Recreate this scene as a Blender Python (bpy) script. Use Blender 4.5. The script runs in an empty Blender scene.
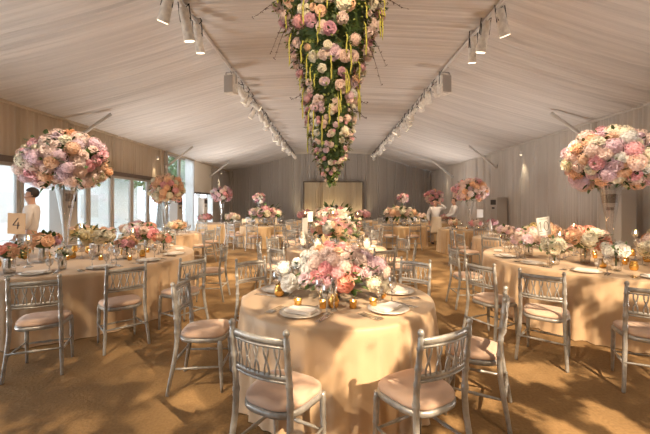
import bpy, math, random
from math import sin, cos, pi, radians, sqrt, atan2
from mathutils import Vector, Matrix, Euler, noise as mnoise
random.seed(7)
S = bpy.context.scene
C = S.collection

# ------------------------------------------------------------------ materials
def nodes(name):
    m = bpy.data.materials.new(name); m.use_nodes = True
    nt = m.node_tree
    return m, nt, nt.nodes['Principled BSDF']

def mat(name, col, rough=.6, metal=0., var=0., vscale=8., bump=0., bscale=60., sheen=0., rnd=0., sss=0., spec=.5, trans=0., coords='Object'):
    m, nt, b = nodes(name)
    b.inputs['Base Color'].default_value = (*col, 1)
    b.inputs['Roughness'].default_value = rough
    b.inputs['Metallic'].default_value = metal
    b.inputs['Specular IOR Level'].default_value = spec
    if sheen: b.inputs['Sheen Weight'].default_value = sheen
    if sss:
        b.inputs['Subsurface Weight'].default_value = sss
        b.inputs['Subsurface Radius'].default_value = (.02, .012, .008)
    if trans: b.inputs['Transmission Weight'].default_value = trans
    tc = nt.nodes.new('ShaderNodeTexCoord')
    last = None
    if var:
        n = nt.nodes.new('ShaderNodeTexNoise'); n.inputs['Scale'].default_value = vscale; n.inputs['Detail'].default_value = 4
        nt.links.new(tc.outputs[coords], n.inputs['Vector'])
        r = nt.nodes.new('ShaderNodeMix'); r.data_type = 'RGBA'
        r.inputs['A'].default_value = (*[c*(1-var) for c in col], 1)
        r.inputs['B'].default_value = (*[min(1, c*(1+var)) for c in col], 1)
        mr = nt.nodes.new('ShaderNodeMapRange'); mr.inputs['From Min'].default_value = .3; mr.inputs['From Max'].default_value = .7
        nt.links.new(n.outputs['Fac'], mr.inputs['Value']); nt.links.new(mr.outputs['Result'], r.inputs['Factor'])
        last = r.outputs['Result']
    if rnd:
        oi = nt.nodes.new('ShaderNodeObjectInfo')
        h = nt.nodes.new('ShaderNodeHueSaturation')
        a = nt.nodes.new('ShaderNodeMapRange'); a.inputs['To Min'].default_value = 1-rnd; a.inputs['To Max'].default_value = 1+rnd*.6
        nt.links.new(oi.outputs['Random'], a.inputs['Value']); nt.links.new(a.outputs['Result'], h.inputs['Value'])
        nt.links.new(a.outputs['Result'], h.inputs['Saturation'])
        if last: nt.links.new(last, h.inputs['Color'])
        else: h.inputs['Color'].default_value = (*col, 1)
        last = h.outputs['Color']
    if last: nt.links.new(last, b.inputs['Base Color'])
    if bump:
        n2 = nt.nodes.new('ShaderNodeTexNoise'); n2.inputs['Scale'].default_value = bscale; n2.inputs['Detail'].default_value = 3
        nt.links.new(tc.outputs[coords], n2.inputs['Vector'])
        bp = nt.nodes.new('ShaderNodeBump'); bp.inputs['Strength'].default_value = bump; bp.inputs['Distance'].default_value = .01
        nt.links.new(n2.outputs['Fac'], bp.inputs['Height']); nt.links.new(bp.outputs['Normal'], b.inputs['Normal'])
    return m

def glow(name, col, strength):
    m, nt, b = nodes(name)
    b.inputs['Base Color'].default_value = (*col, 1)
    b.inputs['Emission Color'].default_value = (*col, 1)
    b.inputs['Emission Strength'].default_value = strength
    return m

def glassy(name, col=(1, 1, 1), gloss=.12):
    m = bpy.data.materials.new(name); m.use_nodes = True
    nt = m.node_tree; nt.nodes.clear()
    out = nt.nodes.new('ShaderNodeOutputMaterial')
    t = nt.nodes.new('ShaderNodeBsdfTransparent'); t.inputs['Color'].default_value = (*col, 1)
    g = nt.nodes.new('ShaderNodeBsdfGlossy'); g.inputs['Roughness'].default_value = .12
    lw = nt.nodes.new('ShaderNodeLayerWeight'); lw.inputs['Blend'].default_value = .35
    ma = nt.nodes.new('ShaderNodeMath'); ma.operation = 'MULTIPLY_ADD'; ma.inputs[1].default_value = .8; ma.inputs[2].default_value = gloss
    mx = nt.nodes.new('ShaderNodeMixShader')
    nt.links.new(lw.outputs['Facing'], ma.inputs[0]); nt.links.new(ma.outputs[0], mx.inputs[0])
    nt.links.new(t.outputs[0], mx.inputs[1]); nt.links.new(g.outputs[0], mx.inputs[2]); nt.links.new(mx.outputs[0], out.inputs[0])
    return m

M = {}
M['silver'] = mat('silver_painted_wood', (.43, .425, .41), .36, .4, var=.18, vscale=30, bump=.15, bscale=90)
M['seatpad'] = mat('seat_pad_fabric', (.66, .47, .36), .8, var=.06, vscale=12, sheen=.3)
M['cloth'] = mat('gold_satin_cloth', (.65, .47, .30), .5, var=.06, vscale=2.5, bump=.12, bscale=140, sheen=.25)
M['cloth_deep'] = mat('amber_satin_cloth', (.64, .45, .25), .5, var=.06, vscale=2.5, bump=.12, bscale=140, sheen=.25)
M['napkin'] = mat('white_linen', (.86, .80, .74), .85, bump=.1, bscale=200)
M['steel'] = mat('polished_steel', (.78, .74, .68), .18, .95)
M['gold'] = mat('gold_glass', (.78, .45, .12), .2, .75, var=.15, vscale=60)
M['glass'] = glassy('clear_glass', (.94,.94,.94), .34)
M['crystal'] = glassy('crystal_vase_glass', (.95, .96, .97), .25)
M['platem'] = mat('pressed_glass_plate', (.85, .80, .72), .3)
M['pane'] = glassy('window_glass', (.97, .99, 1), .02)
M['candle'] = mat('candle_wax', (.95, .85, .66), .5, sss=.2)
M['flame'] = glow('candle_flame', (1, .62, .25), 30)
M['frosted'] = glow('lit_candle_globe', (1, .78, .5), 1.6)
M['stem'] = mat('flower_stem', (.10, .20, .05), .6)
M['leaf'] = mat('leaf_green', (.075, .13, .035), .5, var=.5, vscale=7)
M['leaf_light'] = mat('leaf_yellow_green', (.24, .28, .07), .6, var=.3, vscale=9)
M['amaranth'] = mat('amaranthus_green', (.55, .52, .10), .8, var=.3, vscale=40, bump=.5, bscale=120)
M['twig'] = mat('dark_twig', (.10, .06, .05), .8)
M['black'] = mat('black_cable', (.02, .02, .022), .6)
M['dark'] = mat('dark_display', (.035, .035, .04), .3)
M['wrap'] = mat('white_lamp_wrap', (.86, .82, .76), .7, var=.18, vscale=14, bump=.4, bscale=50)
M['lens'] = glow('lit_lamp_lens', (1, .80, .55), 2.2)
M['spk'] = mat('light_grey_speaker', (.48, .46, .45), .7, bump=.3, bscale=300)
M['ac'] = mat('off_white_appliance', (.62, .58, .53), .55)
M['ac_side'] = mat('appliance_side_panel', (.42, .35, .29), .6)
M['pole'] = mat('pale_pole', (.78, .75, .72), .6)
M['frame'] = mat('taupe_door_frame', (.52, .48, .43), .6)
M['frame_dark'] = mat('dark_header_beam', (.16, .12, .09), .6)
M['card'] = mat('white_card', (.85, .84, .82), .7)
M['card_backlit'] = mat('backlit_card', (.62, .38, .19), .7)  # card tinted peach: backlight and cloth bounce put into its colour
M['ink'] = mat('dark_ink', (.07, .055, .05), .7)
M['ink_grey'] = mat('grey_ink', (.12, .115, .11), .7)
M['skin'] = mat('skin', (.58, .34, .24), .55, sss=.1)
M['hair'] = mat('dark_hair', (.035, .025, .02), .6, bump=.4, bscale=150)
M['shirt'] = mat('white_shirt', (.80, .78, .77), .8, var=.05, vscale=8)
M['jacket'] = mat('cream_jacket', (.74, .68, .64), .8, var=.05, vscale=8)
M['apron'] = mat('cream_apron', (.70, .60, .48), .8)
M['trouser'] = mat('black_trousers', (.03, .03, .035), .7)
M['extwall'] = mat('white_render', (.82, .82, .80), .9, var=.04, vscale=2)
M['grass'] = mat('lawn_grass', (.12, .20, .06), .9, var=.3, vscale=3)
M['terrace'] = mat('terrace_paving', (.6, .58, .54), .9, var=.1, vscale=1.5)
M['foliage'] = mat('tree_foliage', (.26, .42, .20), .8, var=.4, vscale=4)
M['bark'] = mat('bark', (.16, .11, .07), .9)
M['curtain'] = mat('white_sheer_curtain', (.85, .84, .82), .85)
_nt = M['curtain'].node_tree; _b = _nt.nodes['Principled BSDF']; _t = _nt.nodes.new('ShaderNodeBsdfTranslucent'); _t.inputs['Color'].default_value = (.85, .86, .86, 1)
_m = _nt.nodes.new('ShaderNodeMixShader'); _m.inputs[0].default_value = .55
_nt.links.new(_b.outputs[0], _m.inputs[1]); _nt.links.new(_t.outputs[0], _m.inputs[2]); _nt.links.new(_m.outputs[0], _nt.nodes['Material Output'].inputs[0])
M['panel'] = mat('cream_wall_panel', (.86, .80, .68), .7)
M['blue'] = mat('blue_grey_canvas', (.18, .26, .42), .8)

FL = {}
def petal(name, col, rnd=.12): FL[name] = mat('petal_'+name, tuple(c**.88 for c in col), .65, var=.2, vscale=4, rnd=rnd, sss=.0, sheen=.2)
petal('blush', (.90, .64, .56)); petal('peach', (.88, .52, .32)); petal('pink', (.78, .34, .36)); petal('lilac', (.74, .53, .60))
petal('cream', (.90, .78, .60)); petal('white', (.88, .84, .78)); petal('coral', (.86, .36, .26)); petal('mauve', (.58, .30, .38)); petal('rose', (.74, .38, .42)); petal('yellow', (.90, .66, .30))

# fabric (big pleats are geometry; finer pleat shade is streaked into colour, plus bump)
def fabric(name, col, axis, scale, var=.10):
    m, nt, b = nodes(name)
    b.inputs['Roughness'].default_value = .85
    b.inputs['Sheen Weight'].default_value = .15
    tc = nt.nodes.new('ShaderNodeTexCoord'); mp = nt.nodes.new('ShaderNodeMapping')
    sc = [.15, .15, .15]; sc[axis] = scale
    mp.inputs['Scale'].default_value = sc
    n = nt.nodes.new('ShaderNodeTexNoise'); n.inputs['Scale'].default_value = 1; n.inputs['Detail'].default_value = 5; n.inputs['Roughness'].default_value = .65
    nt.links.new(tc.outputs['Object'], mp.inputs['Vector']); nt.links.new(mp.outputs[0], n.inputs['Vector'])
    mr = nt.nodes.new('ShaderNodeMapRange'); mr.inputs['From Min'].default_value = .3; mr.inputs['From Max'].default_value = .7
    nt.links.new(n.outputs['Fac'], mr.inputs['Value'])
    r = nt.nodes.new('ShaderNodeMix'); r.data_type = 'RGBA'
    r.inputs['A'].default_value = (*[c*(1-var) for c in col], 1); r.inputs['B'].default_value = (*[min(1, c*(1+var)) for c in col], 1)
    nt.links.new(mr.outputs[0], r.inputs['Factor']); nt.links.new(r.outputs['Result'], b.inputs['Base Color'])
    bp = nt.nodes.new('ShaderNodeBump'); bp.inputs['Strength'].default_value = .35; bp.inputs['Distance'].default_value = .02
    nt.links.new(n.outputs['Fac'], bp.inputs['Height']); nt.links.new(bp.outputs[0], b.inputs['Normal'])
    return m
M['ceil'] = fabric('ivory_ceiling_lining', (.70, .66, .625), 1, 14, .15)
M['wallfab'] = fabric('ivory_wall_lining_side', (.69, .65, .60), 1, 6, .08)
M['wallfab_warm'] = fabric('beige_wall_lining_side', (.60, .50, .38), 1, 6, .06)
M['backfab'] = fabric('grey_wall_lining_back', (.55, .52, .49), 0, 6, .08)
M['backdrop'] = fabric('cream_backdrop_drape', (.62, .53, .40), 0, 9, .08)

def carpet():
    m, nt, b = nodes('golden_carpet')
    b.inputs['Roughness'].default_value = .95
    tc = nt.nodes.new('ShaderNodeTexCoord')
    n = nt.nodes.new('ShaderNodeTexNoise'); n.inputs['Scale'].default_value = 45; n.inputs['Detail'].default_value = 6
    n2 = nt.nodes.new('ShaderNodeTexNoise'); n2.inputs['Scale'].default_value = .9; n2.inputs['Detail'].default_value = 3
    for q in (n, n2): nt.links.new(tc.outputs['Object'], q.inputs['Vector'])
    ad = nt.nodes.new('ShaderNodeMath'); ad.operation = 'ADD'
    nt.links.new(n.outputs['Fac'], ad.inputs[0]); nt.links.new(n2.outputs['Fac'], ad.inputs[1])
    cr = nt.nodes.new('ShaderNodeMapRange'); cr.inputs['From Min'].default_value = .6; cr.inputs['From Max'].default_value = 1.4
    nt.links.new(ad.outputs[0], cr.inputs['Value'])
    r = nt.nodes.new('ShaderNodeMix'); r.data_type = 'RGBA'
    r.inputs['A'].default_value = (.22, .135, .058, 1); r.inputs['B'].default_value = (.37, .23, .10, 1)
    nt.links.new(cr.outputs[0], r.inputs['Factor']); nt.links.new(r.outputs['Result'], b.inputs['Base Color'])
    bp = nt.nodes.new('ShaderNodeBump'); bp.inputs['Strength'].default_value = .5; bp.inputs['Distance'].default_value = .01
    nt.links.new(n.outputs['Fac'], bp.inputs['Height']); nt.links.new(bp.outputs[0], b.inputs['Normal'])
    return m
M['carpet'] = carpet()

# ------------------------------------------------------------------ mesh building
class MB:
    def __init__(s): s.v = []; s.f = []; s.m = []
    def add(s, v, f, mi=0):
        o = len(s.v); s.v += [tuple(p) for p in v]; s.f += [tuple(i+o for i in q) for q in f]; s.m += [mi]*len(f)
    def box(s, c, d, rz=0, mi=0, bev=0):
        x, y, z = d[0]/2, d[1]/2, d[2]/2
        if not bev:
            pts = [(-x,-y,-z),(x,-y,-z),(x,y,-z),(-x,y,-z),(-x,-y,z),(x,-y,z),(x,y,z),(-x,y,z)]
            fs = [(0,3,2,1),(4,5,6,7),(0,1,5,4),(1,2,6,5),(2,3,7,6),(3,0,4,7)]
        else:
            pts = []; fs = []
            for zz, k in ((-z, bev), (-z+bev, 0), (z-bev, 0), (z, bev)):
                a, b2 = x-k, y-k; q = bev
                pts += [(-a+q*.7,-b2,zz),(a-q*.7,-b2,zz),(a,-b2+q*.7,zz),(a,b2-q*.7,zz),(a-q*.7,b2,zz),(-a+q*.7,b2,zz),(-a,b2-q*.7,zz),(-a,-b2+q*.7,zz)]
            fs = [tuple(range(7,-1,-1)), tuple(range(24,32))]
            for L in range(3):
                for i in range(8): fs.append((L*8+i, L*8+(i+1)%8, (L+1)*8+(i+1)%8, (L+1)*8+i))
        cr, sr = cos(rz), sin(rz)
        s.add([(c[0]+p[0]*cr-p[1]*sr, c[1]+p[0]*sr+p[1]*cr, c[2]+p[2]) for p in pts], fs, mi)
    def tube(s, path, rad, n=8, mi=0, caps=True, flat=1.0):
        P = [Vector(p) for p in path]; k = len(P)
        if not hasattr(rad, '__len__'): rad = [rad]*k
        o = []; prev = None
        for i in range(k):
            t = (P[min(i+1,k-1)]-P[max(i-1,0)])
            if t.length < 1e-9: t = Vector((0,0,1))
            t.normalize()
            up = Vector((0,0,1)) if abs(t.z) < .93 else Vector((0,1,0))
            if prev is not None:
                a = prev - t*prev.dot(t)
                a = a.normalized() if a.length > 1e-6 else t.cross(up).normalized()
            else: a = t.cross(up).normalized()
            prev = a; b = t.cross(a)
            for j in range(n):
                w = 2*pi*j/n
                o.append(P[i] + (a*cos(w)*flat + b*sin(w))*rad[i])
        f = [(i*n+j, i*n+(j+1)%n, (i+1)*n+(j+1)%n, (i+1)*n+j) for i in range(k-1) for j in range(n)]
        if caps: f += [tuple(range(n-1,-1,-1)), tuple(range((k-1)*n, k*n))]
        s.add(o, f, mi)
    def lathe(s, prof, n=16, c=(0,0,0), mi=0, close=True):
        o = [(c[0]+r*cos(2*pi*j/n), c[1]+r*sin(2*pi*j/n), c[2]+z) for r, z in prof for j in range(n)]
        k = len(prof)
        f = [(i*n+j, i*n+(j+1)%n, (i+1)*n+(j+1)%n, (i+1)*n+j) for i in range(k-1) for j in range(n)]
        if close: f += [tuple(range(n-1,-1,-1)), tuple(range((k-1)*n, k*n))]
        s.add(o, f, mi)
    def ball(s, c, r, n=10, m=6, mi=0, sq=(1,1,1)):
        o = [(c[0]+r*sq[0]*sin(pi*i/m)*cos(2*pi*j/n), c[1]+r*sq[1]*sin(pi*i/m)*sin(2*pi*j/n), c[2]-r*sq[2]*cos(pi*i/m)) for i in range(1,m) for j in range(n)]
        b = len(o); o += [(c[0],c[1],c[2]-r*sq[2]),(c[0],c[1],c[2]+r*sq[2])]
        f = [(i*n+j, i*n+(j+1)%n, (i+1)*n+(j+1)%n, (i+1)*n+j) for i in range(m-2) for j in range(n)]
        f += [(b,(j+1)%n,j) for j in range(n)] + [(b+1,(m-2)*n+j,(m-2)*n+(j+1)%n) for j in range(n)]
        s.add(o, f, mi)
    def grid(s, fn, nu, nv, mi=0):
        o = [fn(u/nu, v/nv) for v in range(nv+1) for u in range(nu+1)]
        w = nu+1
        s.add(o, [(v*w+u, v*w+u+1, (v+1)*w+u+1, (v+1)*w+u) for v in range(nv) for u in range(nu)], mi)
    def leaf(s, p, d, up, L, W, mi=0):
        d = Vector(d).normalized(); side = d.cross(Vector(up))
        if side.length < 1e-4: side = d.cross(Vector((1,.3,0)))
        side.normalize(); nrm = side.cross(d); p = Vector(p)
        pts = [p, p+d*L*.35+side*W*.5-nrm*W*.12, p+d*L*.45+nrm*W*.05, p+d*L*.35-side*W*.5-nrm*W*.12, p+d*L*.75+side*W*.32-nrm*L*.05, p+d*L*.75-side*W*.32-nrm*L*.05, p+d*L-nrm*L*.12]
        s.add(pts, [(0,1,2),(0,2,3),(1,4,6,2),(2,6,5,3)], mi)
    def mesh(s, name, mats, smooth=True):
        me = bpy.data.meshes.new(name); me.from_pydata(s.v, [], s.f)
        if not isinstance(mats, (list, tuple)): mats = [mats]
        for a in mats: me.materials.append(a)
        if len(mats) > 1: me.polygons.foreach_set('material_index', s.m)
        if smooth:
            me.polygons.foreach_set('use_smooth', [True]*len(me.polygons))
        me.update()
        return me
    def build(s, name, mats, parent=None, smooth=True, loc=None):
        return link(name, s.mesh(name, mats, smooth), parent, loc)

def link(name, data, parent=None, loc=None, rot=None, sc=None):
    o = bpy.data.objects.new(name, data); C.objects.link(o)
    if parent: o.parent = parent
    if loc is not None: o.location = loc
    if rot is not None: o.rotation_euler = rot
    if sc is not None: o.scale = sc if hasattr(sc, '__len__') else (sc,)*3
    return o
def tag(o, label=None, cat=None, group=None, kind=None):
    if label: o['label'] = label
    if cat: o['category'] = cat
    if group: o['group'] = group
    if kind: o['kind'] = kind
    return o
def empty(name, loc, rz=0, label=None, cat=None, group=None):
    o = bpy.data.objects.new(name, None); C.objects.link(o); o.location = loc; o.rotation_euler = (0,0,rz); o.empty_display_size = .1
    return tag(o, label, cat, group)
def struct(o): o['kind'] = 'structure'; return o
KIDS = {}
def copy_tree(o, loc, rz, label, group=None, sc=1, parent=None):
    c = o.copy(); C.objects.link(c)
    if parent is None:
        c.location = loc; c.rotation_euler = (0,0,rz); c.scale = (sc,)*3
        if label: c['label'] = label
        if group: c['group'] = group
        elif 'group' in c: del c['group']
    else: c.parent = parent
    for ch in KIDS.get(o.name, []):
        copy_tree(ch, None, 0, None, None, 1, c)
    return c
def remember(o):
    """index the children of a prototype so it can be copied"""
    for ch in C.objects:
        if ch.parent is o:
            KIDS.setdefault(o.name, []).append(ch); remember(ch)
def bbsmooth(a, b, t): t = max(0, min(1, (t-a)/(b-a))); return t*t*(3-2*t)

# ------------------------------------------------------------------ room shell
WX, YB, Y0 = 7.0, 24.0, -4.0
EZ, RZ, RXL, RXR = 3.76, 4.95, -2.47, 2.8
def ceil_z(x):
    if x < RXL: return EZ + (x+WX)/(RXL+WX)*(RZ-EZ)
    if x > RXR: return EZ + (WX-x)/(WX-RXR)*(RZ-EZ)
    return RZ + .10*sin(pi*(x-RXL)/(RXR-RXL))

def foldtable(n, seed, big=.02):
    """irregular gathered-cloth profile"""
    r = random.Random(seed); out = []; i = 0
    while len(out) < n:
        w = r.choice([3, 4, 4, 5, 6, 8]); a = r.uniform(.3, 1)*big
        if r.random() < .12: a *= 2.2
        for k in range(w): out.append(-a*abs(cos(pi*(k+.5)/w))**1.5 + a*.5)
    return out[:n]
def build_ceiling():
    NY = 1300; tab = foldtable(NY*2, 3, .055)
    xs = [-WX, -6.2, -5.3, -4.4, -3.5, RXL-.02, RXL+.02, -1.6, -.6, .3, 1.2, 2.0, RXR-.02, RXR+.02, 3.6, 4.5, 5.4, 6.2, WX]
    mb = MB(); o = []
    for j in range(NY+1):
        y = Y0 + (YB-Y0)*j/NY
        for x in xs:
            edge = (abs(x)-(-RXL if x < 0 else RXR))/(WX-2.6)
            side = x < RXL or x > RXR
            sk = .6*edge if side else 0            # gathers fan slightly off square
            t = ((y - sk - Y0)/(YB-Y0))*NY + 60
            i0 = int(math.floor(t)); fr = t-i0; i0 = max(0, min(len(tab)-2, i0 + (0 if x < RXL else 500 if x > RXR else 300)))
            fo = tab[i0]*(1-fr)+tab[i0+1]*fr
            if side:
                bay = abs(sin(pi*(y-4.3)/5.3)); sag = -.10*bay*sin(pi*min(1,max(0,edge)))
            else: sag = -.04*abs(sin(pi*(y-4.3)/5.3))
            amp = 1 if side else .7
            o.append((x, y, ceil_z(x) + fo*amp + sag))
    w = len(xs)
    mb.add(o, [(j*w+i, (j+1)*w+i, (j+1)*w+i+1, j*w+i+1) for j in range(NY) for i in range(w-1)])
    return struct(mb.build('ceiling', M['ceil'], smooth=True))
build_ceiling()

def pleat(p0, p1, z0, z1, seed, amp=.03, step=.022, nrm=(0,-1)):
    """vertical gathered drape from p0 to p1"""
    L = sqrt((p1[0]-p0[0])**2+(p1[1]-p0[1])**2); n = int(L/step); tab = foldtable(n+1, seed, amp)
    mb = MB()
    z1f = z1 if callable(z1) else (lambda x, y: z1)
    o = []
    for i in range(n+1):
        t = i/n; x = p0[0]+(p1[0]-p0[0])*t; y = p0[1]+(p1[1]-p0[1])*t
        a = (tab[i]+tab[max(0,i-1)])/2
        for k, zz in enumerate((z0, None)):
            zz = z0 if k == 0 else z1f(x, y)
            o.append((x+nrm[0]*a, y+nrm[1]*a, zz))
    mb.add(o, [(2*i, 2*i+2, 2*i+3, 2*i+1) for i in range(n)])
    return mb
fl = MB(); fl.box((0, (Y0+YB)/2, -.05), (2*WX, YB-Y0, .1)); struct(fl.build('floor', M['carpet'], smooth=False))
struct(pleat((-WX, YB-.02), (WX, YB-.02), 0, lambda x, y: ceil_z(x)+.03, 5, .11, nrm=(0,-1)).build('wall_back', M['backfab'], smooth=True))
struct(pleat((WX-.02, Y0), (WX-.02, YB), 0, EZ+.05, 6, .09, nrm=(-1,0)).build('wall_right', M['wallfab'], smooth=True))
struct(pleat((-WX, Y0+.02), (WX, Y0+.02), 0, lambda x, y: ceil_z(x)+.03, 8, .03, nrm=(0,1)).build('wall_front', M['wallfab']))
struct(pleat((-WX+.02, Y0), (-WX+.02, 14.72), 2.58, EZ+.05, 9, .08, nrm=(1,0)).build('wall_left', M['wallfab_warm']))
struct(pleat((-WX+.02, 20.4), (-WX+.02, YB), 0, EZ+.05, 11, .03, nrm=(1,0)).build('wall_left_rear', M['backfab']))
t = MB(); t.box((-WX+.03, 19.0, 2.95), (.06, 2.8, 1.66)); struct(t.build('wall_left_panel', M['panel'], smooth=False))
t = MB(); t.box((-WX+.05, (Y0+14.7)/2, 2.52), (.12, 14.7-Y0, .13)); struct(t.build('trim_1', M['frame_dark'], smooth=False))
t = MB(); t.box((-WX+.07, 19.0, 2.10), (.14, 2.8, .09)); struct(t.build('trim_2', M['frame_dark'], smooth=False))
t = MB()
t.box((-WX+.05, 17.62, 1.88), (.12, .12, 3.76)); t.box((-WX+.05, 20.38, 1.88), (.12, .12, 3.76)); t.box((-WX+.05, 14.72, 1.88), (.14, .16, 3.76))
struct(t.build('trim_3', M['frame'], smooth=False))
# slim eave trims
for k, (x, m_) in enumerate(((-WX+.05, M['wallfab_warm']), (WX-.05, M['wallfab']))):
    t = MB(); t.box((x, (Y0+YB)/2, EZ-.02), (.05, YB-Y0, .06)); struct(t.build('trim_%d' % (4+k), m_, smooth=False))

# glazed folding doors along the left
def glazed(name, ya, yb, z0, z1, fw=.085, mid=None):
    x = -WX+.0; f = MB()
    for y in (ya+fw/2, yb-fw/2): f.box((x, y, (z0+z1)/2), (.07, fw, z1-z0))
    f.box((x, (ya+yb)/2, z1-fw/2), (.068, yb-ya-2*fw, fw)); f.box((x, (ya+yb)/2, z0+.08), (.068, yb-ya-2*fw, .16))
    if mid: f.box((x, (ya+yb)/2, mid), (.068, yb-ya-2*fw, .06))
    d = struct(f.build(name, M['frame'], smooth=False))
    g = MB(); g.box((x, (ya+yb)/2, (z0+z1)/2), (.012, yb-ya-2*fw, z1-z0-.2)); g.build('glass_pane', M['pane'], d, smooth=False)
    return d
ys = [14.62, 13.35, 12.25, 11.15, 10.05, 8.95, 7.85, 6.75, 5.65, 4.55, 3.45, 2.35, 1.25, .15, -.95, -2.05, -3.15]
for i in range(len(ys)-1):
    d = glazed('door_%d' % (i+1), ys[i+1]+.01, ys[i]-.01, 0, 2.46)
    if i % 2 == 0:
        h = MB(); h.tube([(-WX+.06, ys[i+1]+.06, .95), (-WX+.09, ys[i+1]+.06, .95), (-WX+.09, ys[i+1]+.16, .95)], .01, 6); h.build('door_handle', M['steel'], d)
glazed('window_1', 14.82, 16.1, 0, 3.72, .10, 2.55)
glazed('window_2', 16.12, 17.55, 0, 3.72, .10, 2.55)
# white curtain beside the tall window, and those of the service opening
def curtain(name, p0, p1, z0, z1, seed, label, grp=None):
    o = pleat(p0, p1, z0, z1, seed, .05, .03, nrm=(1,0)).build(name, M['curtain'])
    return tag(o, label, 'curtain', grp)
curtain('curtain', (-WX+.14, 16.5), (-WX+.14, 17.5), .02, 3.68, 21, 'tall white curtain gathered at the far end of the full-height window')
curtain('curtain', (-WX+.14, 17.75), (-WX+.14, 18.45), .02, 2.04, 22, 'short white curtain nearer the camera in the opening under the pale wall panel')
curtain('curtain', (-WX+.14, 19.3), (-WX+.14, 20.3), .02, 2.04, 23, 'short white curtain farther from the camera in the opening under the pale wall panel')

# backdrop on the back wall: thin dark frame with cream drape
bd = empty('backdrop_screen', (.15, YB-.45, 0), 0, 'wide cream draped backdrop with thin dark frame against the grey rear wall', 'backdrop')
W2, BH = 2.0, 3.05
b = MB()
for x in (-W2, W2): b.box((x, 0, BH/2), (.07, .07, BH))
b.box((0, 0, BH-.03), (2*W2-.07, .07, .07)); b.build('frame', M['frame_dark'], bd, smooth=False)
pleat((-W2+.05, .02), (W2-.05, .02),   .03, BH-.07, 12, .09, .02, nrm=(0,-1)).build('drape', M['backdrop'], bd)

# knee braces between wall and roof frames
bi = 0
for sx in (-1, 1):
    for y, z0 in ((9.3, 3.2), (14.7, 3.1), (20.0, 3.1)):
        b = MB(); xa = sx*(WX-.08); xb = sx*(WX-1.15 if y < 10 else WX-1.2)
        b.tube([(xa, y, z0), (xb, y, ceil_z(xb)-.13)], .045, 8)
        b.box((xa, y, z0), (.10, .16, .14))
        side = 'left' if sx < 0 else 'right'; wh = {9.3: 'nearest', 14.7: 'middle', 20.0: 'farthest'}[y]
        tag(b.build('roof_brace', M['pole']), 'pale diagonal roof brace, %s one along the %s wall' % (wh, side), 'brace', 'roof braces')

# ------------------------------------------------------------------ lights
def spot(loc, target, power, angle, col=(1, .74, .46), blend=.6, radius=.06, gobo=0, gscale=9, seed=0, lo=.46, hi=.56, floor_=.12):
    l = bpy.data.lights.new('spot', 'SPOT'); l.energy = power; l.color = col; l.spot_size = radians(angle); l.spot_blend = blend; l.shadow_soft_size = radius
    if gobo:
        l.use_nodes = True; nt = l.node_tree; em = nt.nodes['Emission']
        tc = nt.nodes.new('ShaderNodeTexCoord'); mp = nt.nodes.new('ShaderNodeMapping'); mp.inputs['Location'].default_value = (seed*3.1, seed*1.7, seed)
        n = nt.nodes.new('ShaderNodeTexNoise'); n.inputs['Scale'].default_value = gscale; n.inputs['Detail'].default_value = 3.5; n.inputs['Roughness'].default_value = .6
        mr = nt.nodes.new('ShaderNodeMapRange'); mr.inputs['From Min'].default_value = lo; mr.inputs['From Max'].default_value = hi; mr.inputs['To Min'].default_value = floor_; mr.inputs['To Max'].default_value = 1
        nt.links.new(tc.outputs['Normal'], mp.inputs[0]); nt.links.new(mp.outputs[0], n.inputs['Vector']); nt.links.new(n.outputs['Fac'], mr.inputs['Value'])
        nt.links.new(mr.outputs[0], em.inputs['Strength'])
    o = bpy.data.objects.new('spot', l); C.objects.link(o); o.location = loc
    o.rotation_euler = (Vector(target)-Vector(loc)).to_track_quat('-Z', 'Y').to_euler()
    return o
def point(loc, power, col=(1, .7, .42), r=.05):
    l = bpy.data.lights.new('glow', 'POINT'); l.energy = power; l.color = col; l.shadow_soft_size = r
    o = bpy.data.objects.new('glow', l); C.objects.link(o); o.location = loc
    return o
WARM = (1, .75, .49)
# gobo spots on the rails behind and above the camera
spot((2.8, -1.5, 4.45), (1.9, 3.4, 0), 2800, 66, WARM, gobo=1, gscale=15, seed=1, radius=.02, floor_=.06, lo=.48, hi=.56)
spot((-2.5, -.6, 4.45), (-.6, 3.2, 0), 620, 60, WARM, gobo=1, gscale=13, seed=2, radius=.02, floor_=.03, lo=.5, hi=.58)
spot((-2.4, 1.2, 4.4), (-2.2, 2.2, 0), 90, 58, WARM, gobo=1, gscale=10, seed=5, radius=.03, lo=.5, hi=.6)
spot((2.7, 6.0, 4.3), (-.4, 8.3, 0), 1500, 75, WARM, gobo=1, gscale=14, seed=3, lo=.47, hi=.55, floor_=.06)
spot((-2.4, 6.4, 4.3), (-1.6, 9.5, 0), 900, 75, WARM, gobo=1, gscale=14, seed=4, lo=.47, hi=.55, floor_=.06)
spot((2.7, 6.3, 4.3), (4.3, 6.5, 0), 330, 75, WARM, radius=.05)
spot((-2.4, 6.6, 4.3), (-4.2, 6.8, .6), 260, 75, WARM, radius=.05)
for y in (11.5, 16.5):
    spot((-2.45, y, 4.5), (-3.0, y+.8, 0), 420, 95, WARM, gobo=1, gscale=8, seed=y)
    spot((2.75, y, 4.5), (3.0, y+.8, 0), 480, 95, WARM, gobo=1, gscale=8, seed=y+2)
spot((.2, 2.0, 4.7), (0, 4.9, 3.0), 230, 80, WARM, radius=.1)     # picks out the hanging flowers
spot((-2.4, 1.6, 4.5), (.05, 3.1, 1.05), 420, 20, (1, .84, .66), radius=.04)  # fill spot without a fixture, added to brighten the centrepiece
spot((-2.4, 4.3, 4.6), (-4.05, 5.4, 2.3), 130, 36, (1, .80, .58), radius=.04)
spot((2.7, 4.2, 4.6), (4.1, 5.2, 2.3), 130, 36, (1, .80, .58), radius=.04)
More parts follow.
